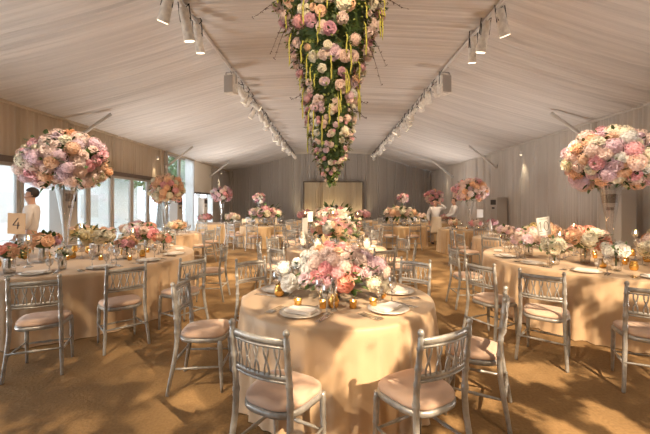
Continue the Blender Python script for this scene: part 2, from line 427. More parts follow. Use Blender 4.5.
spot((-2.4, 4.6, 4.6), (-3.9, 5.2, .9), 170, 52, (1, .84, .66), radius=.04)
spot((2.7, 4.5, 4.6), (3.9, 5.0, .9), 150, 52, (1, .82, .62), radius=.04)
spot((2.7, 7.0, 4.6), (.1, 6.4, 1.0), 140, 26, (1, .82, .62), radius=.04)

# ------------------------------------------------------------------ camera / world
cam = bpy.data.cameras.new('camera'); cam.sensor_width = 36; cam.lens = 36*350/650; cam.shift_x = -6/650; cam.shift_y = -13.5/650
co = bpy.data.objects.new('camera', cam); C.objects.link(co); co.location = (0, 0, 1.56); co.rotation_euler = (pi/2, 0, 0); S.camera = co
w = bpy.data.worlds.new('sky'); S.world = w; w.use_nodes = True
bg = w.node_tree.nodes['Background']; bg.inputs['Color'].default_value = (.80, .90, 1, 1); bg.inputs['Strength'].default_value = 3.4
S.view_settings.view_transform = 'Standard'; S.view_settings.look = 'None'; S.view_settings.exposure = .58; S.view_settings.gamma = 1
S.view_settings.use_curve_mapping = False
S.cycles.max_bounces = 8; S.cycles.diffuse_bounces = 5; S.cycles.transparent_max_bounces = 24; S.cycles.caustics_reflective = False; S.cycles.caustics_refractive = False
S.cycles.sample_clamp_indirect = 4; S.cycles.use_denoising = True

# ------------------------------------------------------------------ chairs
def arc_pts(z, w, bow, y0, n=9, dz=0):
    return [(-w+2*w*i/(n-1), y0-bow*sin(pi*i/(n-1)), z+dz*sin(pi*i/(n-1))) for i in range(n)]
def chair_pieces():
    P = []
    for sx in (-1, 1):
        b = MB()
        zs = [0, .01, .12, .24, .36, .44, .47, .49, .50, .515, .53, .60, .61, .625, .64, .69, .70, .715, .73, .80, .812, .824, .872, .878, .886, .896, .906, .914, .918]
        rs = [.013, .015, .016, .0175, .018, .018, .018, .018, .022, .022, .018, .017, .021, .021, .017, .017, .021, .021, .017, .016, .02, .016, .015, .011, .016, .0185, .016, .010, .002]
        def y(z): return -.075*(1-bbsmooth(-.12, .46, z))-.035*bbsmooth(.5, .95, z)
        b.tube([(sx*(.19+.028*(1-bbsmooth(-.12, .46, z))-.004*z), y(z), z) for z in zs], rs, 10)
        P.append(('rear_post', b, 'silver'))
        b = MB(); zs = [0, .05, .15, .22, .235, .25, .30, .36, .38, .40, .425]; rs = [.011, .013, .015, .017, .021, .017, .018, .018, .022, .018, .018]
        b.tube([(sx*(.185-.01*z), .36-.02*(z/.42), z) for z in zs], rs, 10)
        P.append(('front_leg', b, 'silver'))
    b = MB(); b.tube(arc_pts(.845, .186, .035, -.022, 11, .004), .02, 8, flat=.55); b.tube(arc_pts(.815, .186, .035, -.02, 11, .004), .008, 6)
    P.append(('top_rail', b, 'silver'))
    b = MB(); b.tube(arc_pts(.655, .188, .03, -.006, 11), .015, 8, flat=.6); b.tube(arc_pts(.63, .188, .03, -.005, 11), .008, 6)
    P.append(('lower_rail', b, 'silver'))
    for k in range(5):
        b = MB(); xc = -.128+.064*k
        for s in (-1, 1):
            pts = []
            for i in range(9):
                t = i/8; z = .66+.155*t; x = xc+s*.013*cos(pi*t*1.0) + s*.003*sin(2*pi*t)
                bow = .032*cos(pi*x/.38/1.0)
                pts.append((x, -.008-.012*t-bow, z))
            b.tube(pts, .0055, 6)
        b.ball((xc, -.014-.032*cos(pi*xc/.38), .7375), .0085, 8, 6)
        P.append(('spindle', b, 'silver'))
    # seat outline
    def outline(k=1.0, n=28):
        pts = []
        for i in range(n):
            a = 2*pi*i/n; c, s = cos(a), sin(a)
            ex = .62; x = abs(c)**ex*(1 if c > 0 else -1); y = abs(s)**ex*(1 if s > 0 else -1)
            wd = .198 + .022*(y)
            pts.append((x*wd*k, .185+y*.195*k))
        return pts
    b = MB(); n = 28; o = []
    for k, z in ((.88, .41), (1.0, .414), (1.02, .43), (1.0, .447), (.9, .449)):
        o += [(x, y, z) for x, y in outline(k)]
    b.add(o, [(L*n+i, L*n+(i+1)%n, (L+1)*n+(i+1)%n, (L+1)*n+i) for L in range(4) for i in range(n)] + [tuple(range(n-1,-1,-1)), tuple(range(4*n, 5*n))])
    P.append(('seat_frame', b, 'silver'))
    b = MB(); o = []
    for k, z in ((.93, .449), (.985, .455), (.99, .47), (.94, .485), (.75, .494), (.4, .499)):
        o += [(x, y, z) for x, y in outline(k)]
    b.add(o, [(L*n+i, L*n+(i+1)%n, (L+1)*n+(i+1)%n, (L+1)*n+i) for L in range(5) for i in range(n)] + [tuple(range(n-1,-1,-1)), tuple(range(5*n, 6*n))])
    P.append(('seat_cushion', b, 'seatpad'))
    for pa, pb in (((-.183,.35,.19),(.183,.35,.19)), ((-.2,-.04,.24),(.2,-.04,.24)), ((-.197,-.045,.21),(-.183,.35,.21)), ((.197,-.045,.21),(.183,.35,.21))):
        b = MB(); A = Vector(pa); B_ = Vector(pb); b.tube([A.lerp(B_, q) for q in (0, .3, .46, .48, .5, .52, .54, .7, 1)], [.007, .010, .011, .015, .012, .015, .011, .010, .007], 8)
        P.append(('stretcher', b, 'silver'))
    return P
pieces = chair_pieces()
chair_proto = None
def first_chair(loc, rz, label, group):
    global chair_proto
    e = empty('banquet_chair', loc, rz, label, 'chair', group)
    for nm, b, mt in pieces: b.build(nm, M[mt], e)
    remember(e); chair_proto = e
far = MB()
for nm, b, mt in pieces: far.add(b.v, b.f, 1 if mt == 'seatpad' else 0)
far_mesh = far.mesh('banquet_chair', [M['silver'], M['seatpad']])
CH = []
def chair(x, y, fx, fy, label, group=None, jit=0):
    rz = atan2(-fx, fy)+random.uniform(-jit, jit)
    CH.append((x, y))
    if y > 8.2:
        o = link('banquet_chair', far_mesh, None, (x, y, 0), (0, 0, rz)); return tag(o, label, 'chair', group)
    if chair_proto is None: return first_chair((x, y, 0), rz, label, group)
    return copy_tree(chair_proto, (x, y, 0), rz, label, group)

# ------------------------------------------------------------------ tablecloths
def cloth(c, R, nf, amp, label, seed, mt='cloth', group=None, flare=.025):
    r = random.Random(seed); n = 240
    ph = [r.uniform(0, 2*pi) for _ in range(4)]
    def fold(a):
        w1 = nf*.5*a + 1.5*sin(2*a+ph[0]) + .7*sin(5*a+ph[1])
        w2 = int(nf*.8)*.5*a*2 + 1.2*sin(3*a+ph[2])
        return (.62*(1-2*abs(sin(w1))) + .38*cos(w2))*(.7+.3*cos(3*a+ph[3]))
    b = MB(); rings = [(.02, .75), (R*.5, .751), (R-.05, .75), (R-.012, .749), (R-.001, .744), (R+.006, .732)]
    o = []
    for rr, z in rings: o += [(rr*cos(2*pi*i/n), rr*sin(2*pi*i/n), z) for i in range(n)]
    L = 12
    for k in range(1, L+1):
        z = .732*(1-k/L)+.008; s = bbsmooth(-.05, .5, k/L)
        for i in range(n):
            a = 2*pi*i/n; f = fold(a); rr = R+.008 + s*(amp*f) + flare*(k/L)
            if k == L: rr += .01+.008*sin(7*a+ph[3])
            o.append((rr*cos(a), rr*sin(a), z))
    K = len(rings)+L
    b.add(o, [(q*n+i, q*n+(i+1)%n, (q+1)*n+(i+1)%n, (q+1)*n+i) for q in range(K-1) for i in range(n)]+[tuple(range(n))])
    b.f = [tuple(reversed(q)) for q in b.f]
    ob = b.build('tablecloth', M[mt], None, loc=(c[0], c[1], 0))
    return tag(ob, label, 'tablecloth', group)

TAB = [  # centre, R, folds, amp, key, chairs?
 ((.055, 3.07), .815, 30, .036, 'front table'),
 ((-4.0, 5.4), 1.75, 56, .06, 'big left table'),
 ((4.15, 5.15), 1.75, 56, .06, 'big right table'),
 ((.1, 6.4), .9, 26, .025, 'second centre table'),
 ((-4.6, 9.5), 1.0, 34, .045, 'second left table'),
 ((4.4, 8.2), 1.0, 34, .045, 'second right table'),
 ((4.4, 11.2), .92, 40, .06, 'third right table'),
 ((.05, 10.0), 0.9, 34, .05, 'third centre table'),
 ((-2.4, 12.9), .92, 34, .05, 'mid-left far table'),
 ((2.6, 13.0), .92, 34, .05, 'mid-right far table'),
 ((-4.6, 14.4), 0.9, 34, .05, 'far left table under the third tall bouquet'),
 ((4.5, 15.3), 0.9, 34, .05, 'far right table under the third tall bouquet'),
 ((-3.9, 19.0), .9, 34, .05, 'rear left table'),
 ((3.9, 19.0), .9, 34, .05, 'rear right table'),
 ((-1.2, 16.3), .9, 34, .05, 'rear centre-left table'),
 ((1.5, 16.5), .9, 34, .05, 'rear centre-right table'),
]
CLABEL = {
 'front table': 'floor-length gold satin cloth over the nearest round table',
 'big left table': 'gold cloth over the very large round table by the glass doors',
 'big right table': 'gold cloth over the very large round table at the right edge',
 'second centre table': 'gold cloth over the small centre table just behind the nearest one',
 'second left table': 'gold cloth on the round table behind the big left table',
 'second right table': 'gold cloth on the round table right behind the big right table',
 'third right table': 'pleated amber cloth on the table beside the two standing waiters',
 'third centre table': 'gold cloth on the third table along the room centre',
 'mid-left far table': 'gold cloth on the far round table left of the centre aisle',
 'mid-right far table': 'gold cloth on the far round table left of the two waiters',
}
for i, (c, R, nf, amp, key) in enumerate(TAB):
    cloth(c, R, nf, amp, CLABEL.get(key, 'gold cloth draped over the %s' % key), 40+i, 'cloth_deep' if 5 < i else 'cloth')

# chairs measured one by one
G1 = 'chairs at the nearest round table'
chair(-.375, 1.90, .485, .875, 'silver chair with its back to the camera at the left front of the nearest table', G1)
chair(.605, 1.915, -.50, .86, 'silver chair with its back to the camera at the right front of the nearest table', G1)
chair(-1.275, 3.05, 1, .08, 'silver chair seen side-on left of the nearest table', G1)
chair(1.25, 2.585, -.89, .46, 'silver chair seen side-on right of the nearest table', G1)
chair(-.94, 4.18, .64, -.77, 'silver chair facing the camera at the left back of the nearest table', G1)
chair(.98, 4.13, -.66, -.75, 'silver chair facing the camera at the right back of the nearest table', G1)
G2 = 'chairs at the big left table'
chair(-2.67, 3.165, -.38, .925, 'silver chair nearest the left edge with its back to the camera', G2)
chair(-2.22, 3.79, -.70, .71, 'silver chair, second from the left edge along the big left table', G2)
chair(-1.72, 4.32, -.88, .47, 'silver chair, third from the left edge along the big left table', G2)
chair(-1.78, 5.75, -1, -.05, 'silver chair, fourth from the left edge along the big left table, by the aisle', G2)
G3 = 'chairs at the big right table'
chair(2.06, 3.42, .64, .77, 'silver chair seen from behind at the near side of the big right table', G3)
chair(2.64, 2.86, .42, .91, 'silver chair cut off by the right edge of the picture', G3)
chair(1.70, 3.95, .88, .47, 'silver chair half hidden behind the side-on chair near the table', G3)
chair(1.90, 5.35, 1, 0, 'silver chair seen side-on at the aisle side of the big right table', G3)
def ring(key, c, R, degs, extra='', off=.47):
    names = lambda d: ('far' if 30 < d < 150 else 'near' if 210 < d < 330 else 'left' if 150 <= d <= 210 else 'right')
    for d in degs:
        a = radians(d); k = (R+off); px, py = c[0]+k*cos(a), c[1]+k*sin(a)
        if any((px-p)**2+(py-q)**2 < .62**2 for p, q in CH+[(4.0, 13.45), (4.85, 13.8)]): continue
        if any((px-t[0][0])**2+(py-t[0][1])**2 < (t[1]+.30)**2 for t in TAB if t[0] != c): continue
        chair(c[0]+k*cos(a), c[1]+k*sin(a), -cos(a), -sin(a), 'silver chair on the %s side of the %s' % (names(d % 360), key), 'chairs on the %s side of the %s' % (names(d % 360), key), .08)
ring('second centre table', (.1, 6.4), .9, (228, 300, 345, 195, 20, 155))
ring('second left table', (-4.6, 9.5), 1.0, (300, 345, 28))
ring('second right table', (4.4, 8.2), 1.0, (222, 190, 155))
ring('third right table', (4.4, 11.2), .92, (262,))
ring('third centre table', (.05, 10.0), .9, (218, 250, 290, 322, 180, 0, 35, 145))
ring('mid-left far table', (-2.4, 12.9), .92, (190, 225, 262, 300, 340, 20, 150, 60))
ring('mid-right far table', (2.6, 13.0), .92, (200, 240, 278, 160, 40, 110))
ring('far left table under the third tall bouquet', (-4.6, 14.4), .9, (225, 262, 300, 340, 20))
ring('far right table under the third tall bouquet', (4.5, 15.3), .9, (200, 240, 278, 160))
ring('rear left table', (-3.9, 19.0), .9, (225, 262, 300, 340))
ring('rear right table', (3.9, 19.0), .9, (200, 240, 278, 320))
ring('rear centre-left table', (-1.2, 16.3), .9, (210, 250, 290, 330))
ring('rear centre-right table', (1.5, 16.5), .9, (210, 250, 290, 330))

# ------------------------------------------------------------------ flowers
def petalpatch(b, c, axis_a, r, lift, width, curl, L, tilt):
    """one curved petal radiating at angle axis_a"""
    ca, sa = cos(axis_a), sin(axis_a); o = []
    for v in range(4):
        t = v/3
        rad = r*(.25+.75*t); z = lift + L*sin(t*pi*.5)*cos(tilt) ; rr = r*.35 + L*sin(tilt)*t + curl*t*t*r*.4
        wv = width*(.5+.75*sin(pi*(.18+.62*t)))
        for u in (-1, 0, 1):
            off = wv*u*.5
            bend = -abs(u)*wv*.22
            x = (rr+bend)*ca - off*sa; y = (rr+bend)*sa + off*ca
            o.append((c[0]+x, c[1]+y, c[2]+z - (curl*.18*r if t == 1 else 0)))
    b.add(o, [(v*3+u, v*3+u+1, (v+1)*3+u+1, (v+1)*3+u) for v in range(3) for u in range(2)])
def rose_mb(seed, full=1.0):
    """unit-radius rose facing +Z"""
    r = random.Random(seed); b = MB()
    b.ball((0,0,.1), .42, 8, 5, sq=(1,1,.9))
    for k, (n, rr, L, tl, w, cu) in enumerate(((3,.18,.62,.15,.42,-.2), (4,.34,.66,.32,.55,.1), (5,.55,.62,.6,.66,.4), (6,.75,.55,1.0,.74,.8), (6,.85,.45,1.45,.8,1.0))):
        for i in range(n):
            petalpatch(b, (0,0,-.1-.05*k), 2*pi*(i+.4*k)/n+r.uniform(-.15,.15), rr, -.02*k, w*full, cu, L, tl)
    return b
def peony_mb(seed):
    r = random.Random(seed); b = MB(); b.ball((0,0,0), .6, 8, 5)
    for i in range(46):
        z = 1-1.35*(i+.5)/46; a = i*2.39996; s = sqrt(max(0, 1-z*z)); d = Vector((s*cos(a), s*sin(a), z)); j = r.uniform(.85, 1.1)
        t = Vector((-sin(a), cos(a), 0)); up = d.cross(t); w = r.uniform(.2, .34)
        c = d*j*.62
        o = [c-t*w*.6, c+t*w*.6, c+d*.26+t*w-up*.1, c+d*.36-up*.06+t*0, c+d*.26-t*w-up*.1]
        b.add(o, [(0,1,2,3),(0,3,4)])
    return b
def hyd_mb(seed):
    """ball of small four-petalled florets"""
    r = random.Random(seed); b = MB(); b.ball((0,0,0), .8, 10, 6)
    N = 62
    for i in range(N):
        z = 1-1.6*(i+.5)/N; a = i*2.39996; s = sqrt(max(0, 1-z*z)); d = Vector((s*cos(a), s*sin(a), z))
        t = Vector((-sin(a), cos(a), 0)); up = d.cross(t); tw = r.uniform(0, pi/2); w = .15
        c = d*r.uniform(.88, 1.02)
        for k in range(4):
            q = tw+k*pi/2; e = t*cos(q)+up*sin(q); f = t*-sin(q)+up*cos(q)
            b.add([c-d*.03, c+e*w*.7+f*w*.5+d*.04, c+e*w*1.25+d*.0, c+e*w*.7-f*w*.5+d*.04], [(0,1,2,3)])
    return b
def carn_mb(seed):
    b = peony_mb(seed); return b
SH = {'rose': rose_mb(1), 'rose2': rose_mb(5, .85), 'peony': peony_mb(2), 'hyd': hyd_mb(3)}
BLM = {}
def bloom_mesh(shape, colr):
    k = (shape, colr)
    if k not in BLM: BLM[k] = SH[shape].mesh({'rose': 'rose', 'rose2': 'rose', 'peony': 'peony', 'hyd': 'hydrangea'}[shape], FL[colr], smooth=shape.startswith('rose'))
    return BLM[k]
NM = {'rose': 'rose_bloom', 'rose2': 'rose_bloom', 'peony': 'peony_bloom', 'hyd': 'hydrangea_bloom'}
def bloom(parent, p, d, r, shape, colr):
    rot = Vector(d).to_track_quat('Z', 'Y').to_euler()
    return link(NM[shape], bloom_mesh(shape, colr), parent, p, rot, r)
def leafball(b, c, rad, n, rnd, L=.10, W=.05, sq=(1,1,1), lo=-1):
    for i in range(n):
        z = rnd.uniform(lo, 1); a = rnd.uniform(0, 2*pi); s = sqrt(max(0, 1-z*z)); d = Vector((s*cos(a)*sq[0], s*sin(a)*sq[1], z*sq[2]))
        p = Vector(c)+d*rad*rnd.uniform(.82, 1)
        b.leaf(p, d.normalized()+Vector((rnd.uniform(-.8,.8), rnd.uniform(-.8,.8), rnd.uniform(-.6,.5))), (0,0,1), L*rnd.uniform(.7,1.3), W*rnd.uniform(.7,1.3))
def dome_blooms(par, c, rx, rz, N, sizes, palette, rnd, zmin=-.82, yfilter=None):
    for i in range(N):
        z = 1-(1-zmin)*(i+.5)/N; a = i*2.39996+rnd.uniform(-.12,.12); s = sqrt(1-z*z)
        d = Vector((s*cos(a), s*sin(a), z))
        k = rnd.uniform(.9, 1.05)
        p = Vector((c[0]+d.x*rx*k, c[1]+d.y*rx*k, c[2]+d.z*rz*k))
        nrm = Vector((d.x/rx, d.y/rx, d.z/rz)).normalized()
        sh, r0 = rnd.choice(sizes); r0 = r0*rnd.uniform(.85, 1.15)
        bloom(par, p-nrm*r0*.4, nrm, r0, sh, rnd.choice(palette))
def vase_mesh(H=.98, rt=.15):
    b = MB(); prof = [(.0, 0), (.10, .002), (.105, .012), (.05, .03), (.022, .06), (.024, .12)]
    for i in range(10):
        t = (i+1)/10; prof.append((.024+(rt-.024)*t**1.5, .12+(H-.12)*t))
    b.lathe(prof, 20, close=False)
    return b
def tall(x, y, rx, rz, zc, N, sizes, palette, label, seed, twin=True):
    rnd = random.Random(seed)
    e = empty('tall_flower_arrangement', (x, y, .752), rnd.uniform(0, 6), label, 'flower arrangement', 'tall bouquets on trumpet vases')
    H = zc-rz*.75-.752
    vase_mesh(H, .05+rx*.18).build('trumpet_vase', M['crystal'], e)
    zc -= .752
    b = MB(); b.ball((0,0,zc), 1, 16, 10, sq=(rx*.76, rx*.76, rz*.74))
    leafball(b, (0,0,zc), rx*.99, int(N*2.2), rnd, rx*.16, rx*.10, (1,1,rz/rx), -.9); b.build('foliage', M['leaf'], e)
    s = MB()
    for k in range(0):
        a = k*.9; s.tube([(.02*cos(a), .02*sin(a), .1), (.03*cos(a+1), .03*sin(a+1), H*.6), (.06*cos(a), .06*sin(a), H+.05)], .005, 5)
    dome_blooms(e, (0,0,zc), rx, rz, N, sizes, palette, rnd)
    return e
big = [('hyd', .125), ('hyd', .115), ('rose', .09), ('peony', .11), ('rose2', .085), ('hyd', .12)]
tall(-4.09, 5.4, .57, .47, 2.20, 99, big, ['blush', 'peach', 'lilac', 'rose', 'cream', 'blush', 'blush', 'peach', 'blush'], 'very large pink and lilac bouquet on glass vase, leftmost, by the doors', 1)
tall(4.15, 5.2, .57, .47, 2.20, 99, big, ['blush', 'white', 'lilac', 'rose', 'cream', 'cream', 'peach', 'lilac', 'blush'], 'very large blush and lilac bouquet with dark leaves at the right edge', 2)
med = [('hyd', .105), ('rose', .082), ('peony', .092)]
tall(-4.45, 9.5, .43, .40, 1.93, 70, med, ['blush', 'peach', 'pink', 'cream', 'peach'], 'peach and pink bouquet on tall vase before the full-height window', 3)
tall(4.45, 11.2, .52, .38, 1.97, 70, med, ['blush', 'pink', 'lilac', 'blush', 'peach'], 'wide pink bouquet on tall vase just right of the two waiters', 4)
tall(-4.5, 14.4, .43, .33, 1.93, 40, med, ['blush', 'lilac', 'pink', 'white', 'mauve'], 'pink and mauve bouquet on tall vase by the left rear corner', 5)
tall(4.5, 15.3, .42, .34, 1.84, 40, med, ['blush', 'pink', 'rose', 'peach'], 'pink bouquet on tall vase behind the head of the left waiter', 6)
tall(-3.9, 19.0, .33, .29, 1.85, 26, med, ['blush', 'pink', 'mauve', 'white'], 'small far pink bouquet left of the backdrop', 7)
tall(3.9, 19.0, .33, .29, 1.85, 26, med, ['rose', 'pink', 'mauve', 'blush'], 'small far pink bouquet right of the backdrop', 8)

# hanging floral cone
def hang():
    rnd = random.Random(99)
    e = empty('hanging_flower_cone', (-.01, 4.9, 4.70), 0, 'long inverted cone of roses and trailing greenery hanging from the ceiling', 'hanging flowers')
    prof = [(0, .78), (.31, .73), (.66, .62), (1.0, .53), (1.43, .38), (1.85, .33), (2.27, .27), (2.5, .20), (2.69, .11), (2.86, .04)]
    def R(h):
        for (a, ra), (b2, rb) in zip(prof, prof[1:]):
            if a <= h <= b2: return ra+(rb-ra)*(h-a)/(b2-a)
        return .04
    b = MB(); b.lathe([(max(.01, r*.74), -h) for h, r in reversed(prof)], 20)
    def surf(h, a, k=1.0): r = R(h)*k; return Vector((r*cos(a), r*sin(a), -h))
    for i in range(3800):
        h = 2.88*(1-sqrt(rnd.random())*.98) if rnd.random() < .7 else rnd.uniform(0, 2.86); a = rnd.uniform(0, 2*pi); p = surf(h, a, rnd.uniform(.74, 1.0) if rnd.random() < .8 else rnd.uniform(1.0, 1.14))
        d = Vector((cos(a), sin(a), rnd.uniform(-1.4, .3)))+Vector((rnd.uniform(-.7,.7), rnd.uniform(-.7,.7), 0))
        b.leaf(p, d, (0,0,1), rnd.uniform(.04,.085), rnd.uniform(.025,.05), 1 if rnd.random() < .5 else 0)
    b.build('foliage', [M['leaf'], M['leaf_light']], e)
    rod = MB(); rod.tube([(0,0,-.1), (0,0,.12)], .03, 8); rod.build('hanging_rod', M['pole'], e)
    # blooms, front-facing ones as parts
    pts = []; h = .0; rows = []
    while h < 2.83:
        r = R(h); s = .085 if h < 1.3 else (.070 if h < 1.75 else .045 if h < 2.5 else .036)
        n = max(6, int(2*pi*r/(s*2.05)))
        off = rnd.uniform(0, 1)
        for i in range(n): rows.append((h+rnd.uniform(-.03,.03), 2*pi*(i+off)/n+rnd.uniform(-.12,.12), s*rnd.uniform(.8,1.15)))
        h += s*1.65
    rows = [(q[0]+rnd.uniform(-.05,.05), q[1]+rnd.uniform(-.25,.25), q[2]*rnd.choice([.55,.7,.85,1,1,1.15])) for q in rows if rnd.random() < .80]
    rows.sort(key=lambda q: -q[2]*max(.01, -sin(q[1])) )
    pal = ['blush', 'cream', 'blush', 'cream', 'cream', 'white', 'peach', 'lilac', 'blush', 'pink', 'blush', 'lilac', 'mauve']
    rest = [MB() for _ in range(3)]
    cnt = 0
    for (h, a, s) in rows:
        h = max(.02, h); p = surf(h, a, 1.02)+Vector((cos(a),sin(a),0))*.025; d = Vector((cos(a), sin(a), -.25))
        sh = rnd.choice(['rose', 'rose', 'rose2', 'peony', 'hyd', 'peony'])
        if cnt < 99 and sin(a) < .1:
            bloom(e, p-d*s*.2, d, s, sh, rnd.choice(pal if h < 1.9 else ['cream', 'blush', 'cream', 'white', 'blush', 'lilac'])); cnt += 1
        else:
            q = d.to_track_quat('Z', 'Y').to_matrix(); bb = SH[sh]
            rest[rnd.randrange(3)].add([q @ (Vector(v)*s)+p-d*s*.2 for v in bb.v], bb.f)
    al = MB()
    for k, rb in enumerate(rest): al.add(rb.v, rb.f, k)
    ob = al.build('small_blooms', [FL['blush'], FL['cream'], FL['rose']], e); tag(ob, kind='stuff')
    # trailing strands
    for k in range(46):
        a = rnd.uniform(pi*1.02, pi*1.98) if k < 38 else rnd.uniform(0, pi); h = rnd.choice([rnd.uniform(.05, .7), rnd.uniform(.6, 1.5), rnd.uniform(1.2, 2.1)]); p = surf(h, a, 1.04); L = rnd.uniform(.18, .48)
        sb = MB(); n = 9
        sb.tube([(p.x+rnd.uniform(-.006,.006)+.03*cos(a)*min(1, i*.5), p.y+rnd.uniform(-.006,.006)+.03*sin(a)*min(1, i*.5), p.z-L*i/(n-1)) for i in range(n)], [rnd.uniform(.007,.012) if i < n-1 else .003 for i in range(n)], 6)
        sb.build('amaranthus_strand', M['amaranth'], e)
    # wiry twigs at the sides
    for (a, h, L, dr) in ((pi*1.03, .42, .45, -.55), (pi*.98, .62, .5, -1.3), (pi*1.05, .75, .42, -1.8), (-.05, .35, .42, -.2), (.03, .85, .5, -1.2), (-.08, 1.0, .42, -2.2), (-.1, 1.75, .22, .5), (-.05, 1.9, .22, .1), (pi*1.04, 1.7, .25, .6), (pi*1.0, .15, .5, -.3)):
        p = surf(h, a, .9); tb = MB(); pts = []
        for i in range(8):
            t = i/7; pts.append(p+Vector((cos(a)*L*t*(1.0 if dr > -1 else .55), sin(a)*L*t, dr*L*.5*t*t+.05*sin(t*5))))
        tb.tube(pts, [.006-.0006*i for i in range(8)], 5)
        for i in range(14):
            q = pts[2+i % 6]; tb.leaf(q, (rnd.uniform(-1,1), rnd.uniform(-1,1), rnd.uniform(-1,.5)), (0,0,1), .035, .018)
        tb.build('twig', M['twig'], e)
hang()

# low posies and centrepieces
def posy(x, y, rx, rz, zc, N, sizes, palette, label, seed, vase='glass', z0=.752, group='low bouquets on the tables', simple=False, cat='flower arrangement', spec=None):
    rnd = random.Random(seed); e = empty('low_flower_arrangement', (x, y, z0), 0, label, cat, group); zc -= z0
    H = max(.06, zc-rz*.55)
    b = MB(); r0 = min(.07, rx*.6)
    b.lathe([(r0*.6, 0), (r0*.75, .005), (r0*.9, H*.4), (r0*.75, H*.8), (r0*.85, H)], 14); b.build('vase', M[vase], e)
    b = MB(); b.ball((0,0,zc), 1, 12, 8, sq=(rx*.75, rx*.75, rz*.72)); leafball(b, (0,0,zc), rx, 26+N, rnd, rx*.42, rx*.22, (1,1,rz/rx), -.7)
    b.tube([(0,0,H*.3), (0,0,zc)], .012, 6)
    b.build('foliage', M['leaf'], e)
    if spec:
        for (dx, dy, dz, r, sh, cl) in spec: bloom(e, (dx, dy, dz-z0), Vector((dx*.9, dy-.12, .22)), r, sh, cl)
    dome_blooms(e, (0,0,zc), rx, rz, N, sizes, palette, rnd, -.35)
    return e
R_ = random.Random(3)
# nearest table: large peony centrepiece
rnd = random.Random(21)
e = empty('centrepiece_bouquet', (.05, 3.10, .752), 0, 'large low bouquet of pink and cream peonies on the nearest table', 'flower arrangement')
b = MB(); b.lathe([(.05, 0), (.075, .004), (.10, .03), (.115, .08), (.11, .11)], 20); b.build('glass_bowl', M['crystal'], e)
b = MB(); b.ball((0,0,.20), 1, 16, 8, sq=(.32, .26, .11)); leafball(b, (0,0,.2), .37, 130, rnd, .07, .04, (1,.85,.5), -.6); b.build('foliage', M['leaf'], e)
pal = ['blush', 'blush', 'cream', 'pink', 'peach', 'white', 'coral']
for i in range(44):
    z = 1-1.25*(i+.5)/44; a = i*2.39996; s = sqrt(1-z*z); d = Vector((s*cos(a), s*sin(a), z))
    p = Vector((.29*d.x, .25*d.y, .24+.165*d.z)); r = rnd.uniform(.062, .085)
    cl = rnd.choice(['coral', 'pink', 'blush', 'pink', 'rose']) if (abs(d.x) < .55 and d.y < 0 and z < .45) else rnd.choice(['blush', 'cream', 'pink', 'blush', 'peach'])
    if d.x < -.6: cl = rnd.choice(['white', 'white', 'lilac'])
    if d.x > .65: cl = rnd.choice(['lilac', 'lilac', 'blush'])
    bloom(e, p, Vector((d.x, d.y, d.z+.15)), r, rnd.choice(['peony', 'peony', 'hyd', 'rose']), cl)
for (x, y, z, r, sh, cl) in ((-.40, -.12, .13, .085, 'peony', 'white'), (-.47, .02, .22, .08, 'hyd', 'white'), (-.36, -.02, .30, .05, 'rose', 'white'), (-.27, -.22, .20, .06, 'rose', 'lilac'), (-.12, -.24, .17, .075, 'peony', 'mauve'), (.06, -.26, .16, .085, 'peony', 'coral'), (.36, -.05, .28, .075, 'hyd', 'lilac'), (.42, .05, .20, .07, 'hyd', 'blush'), (.30, -.20, .14, .07, 'hyd', 'cream'), (.40, -.12, .10, .06, 'hyd', 'cream')):
    bloom(e, (x, y, z), Vector((x*.7, -.5, .5)), r, sh, cl)

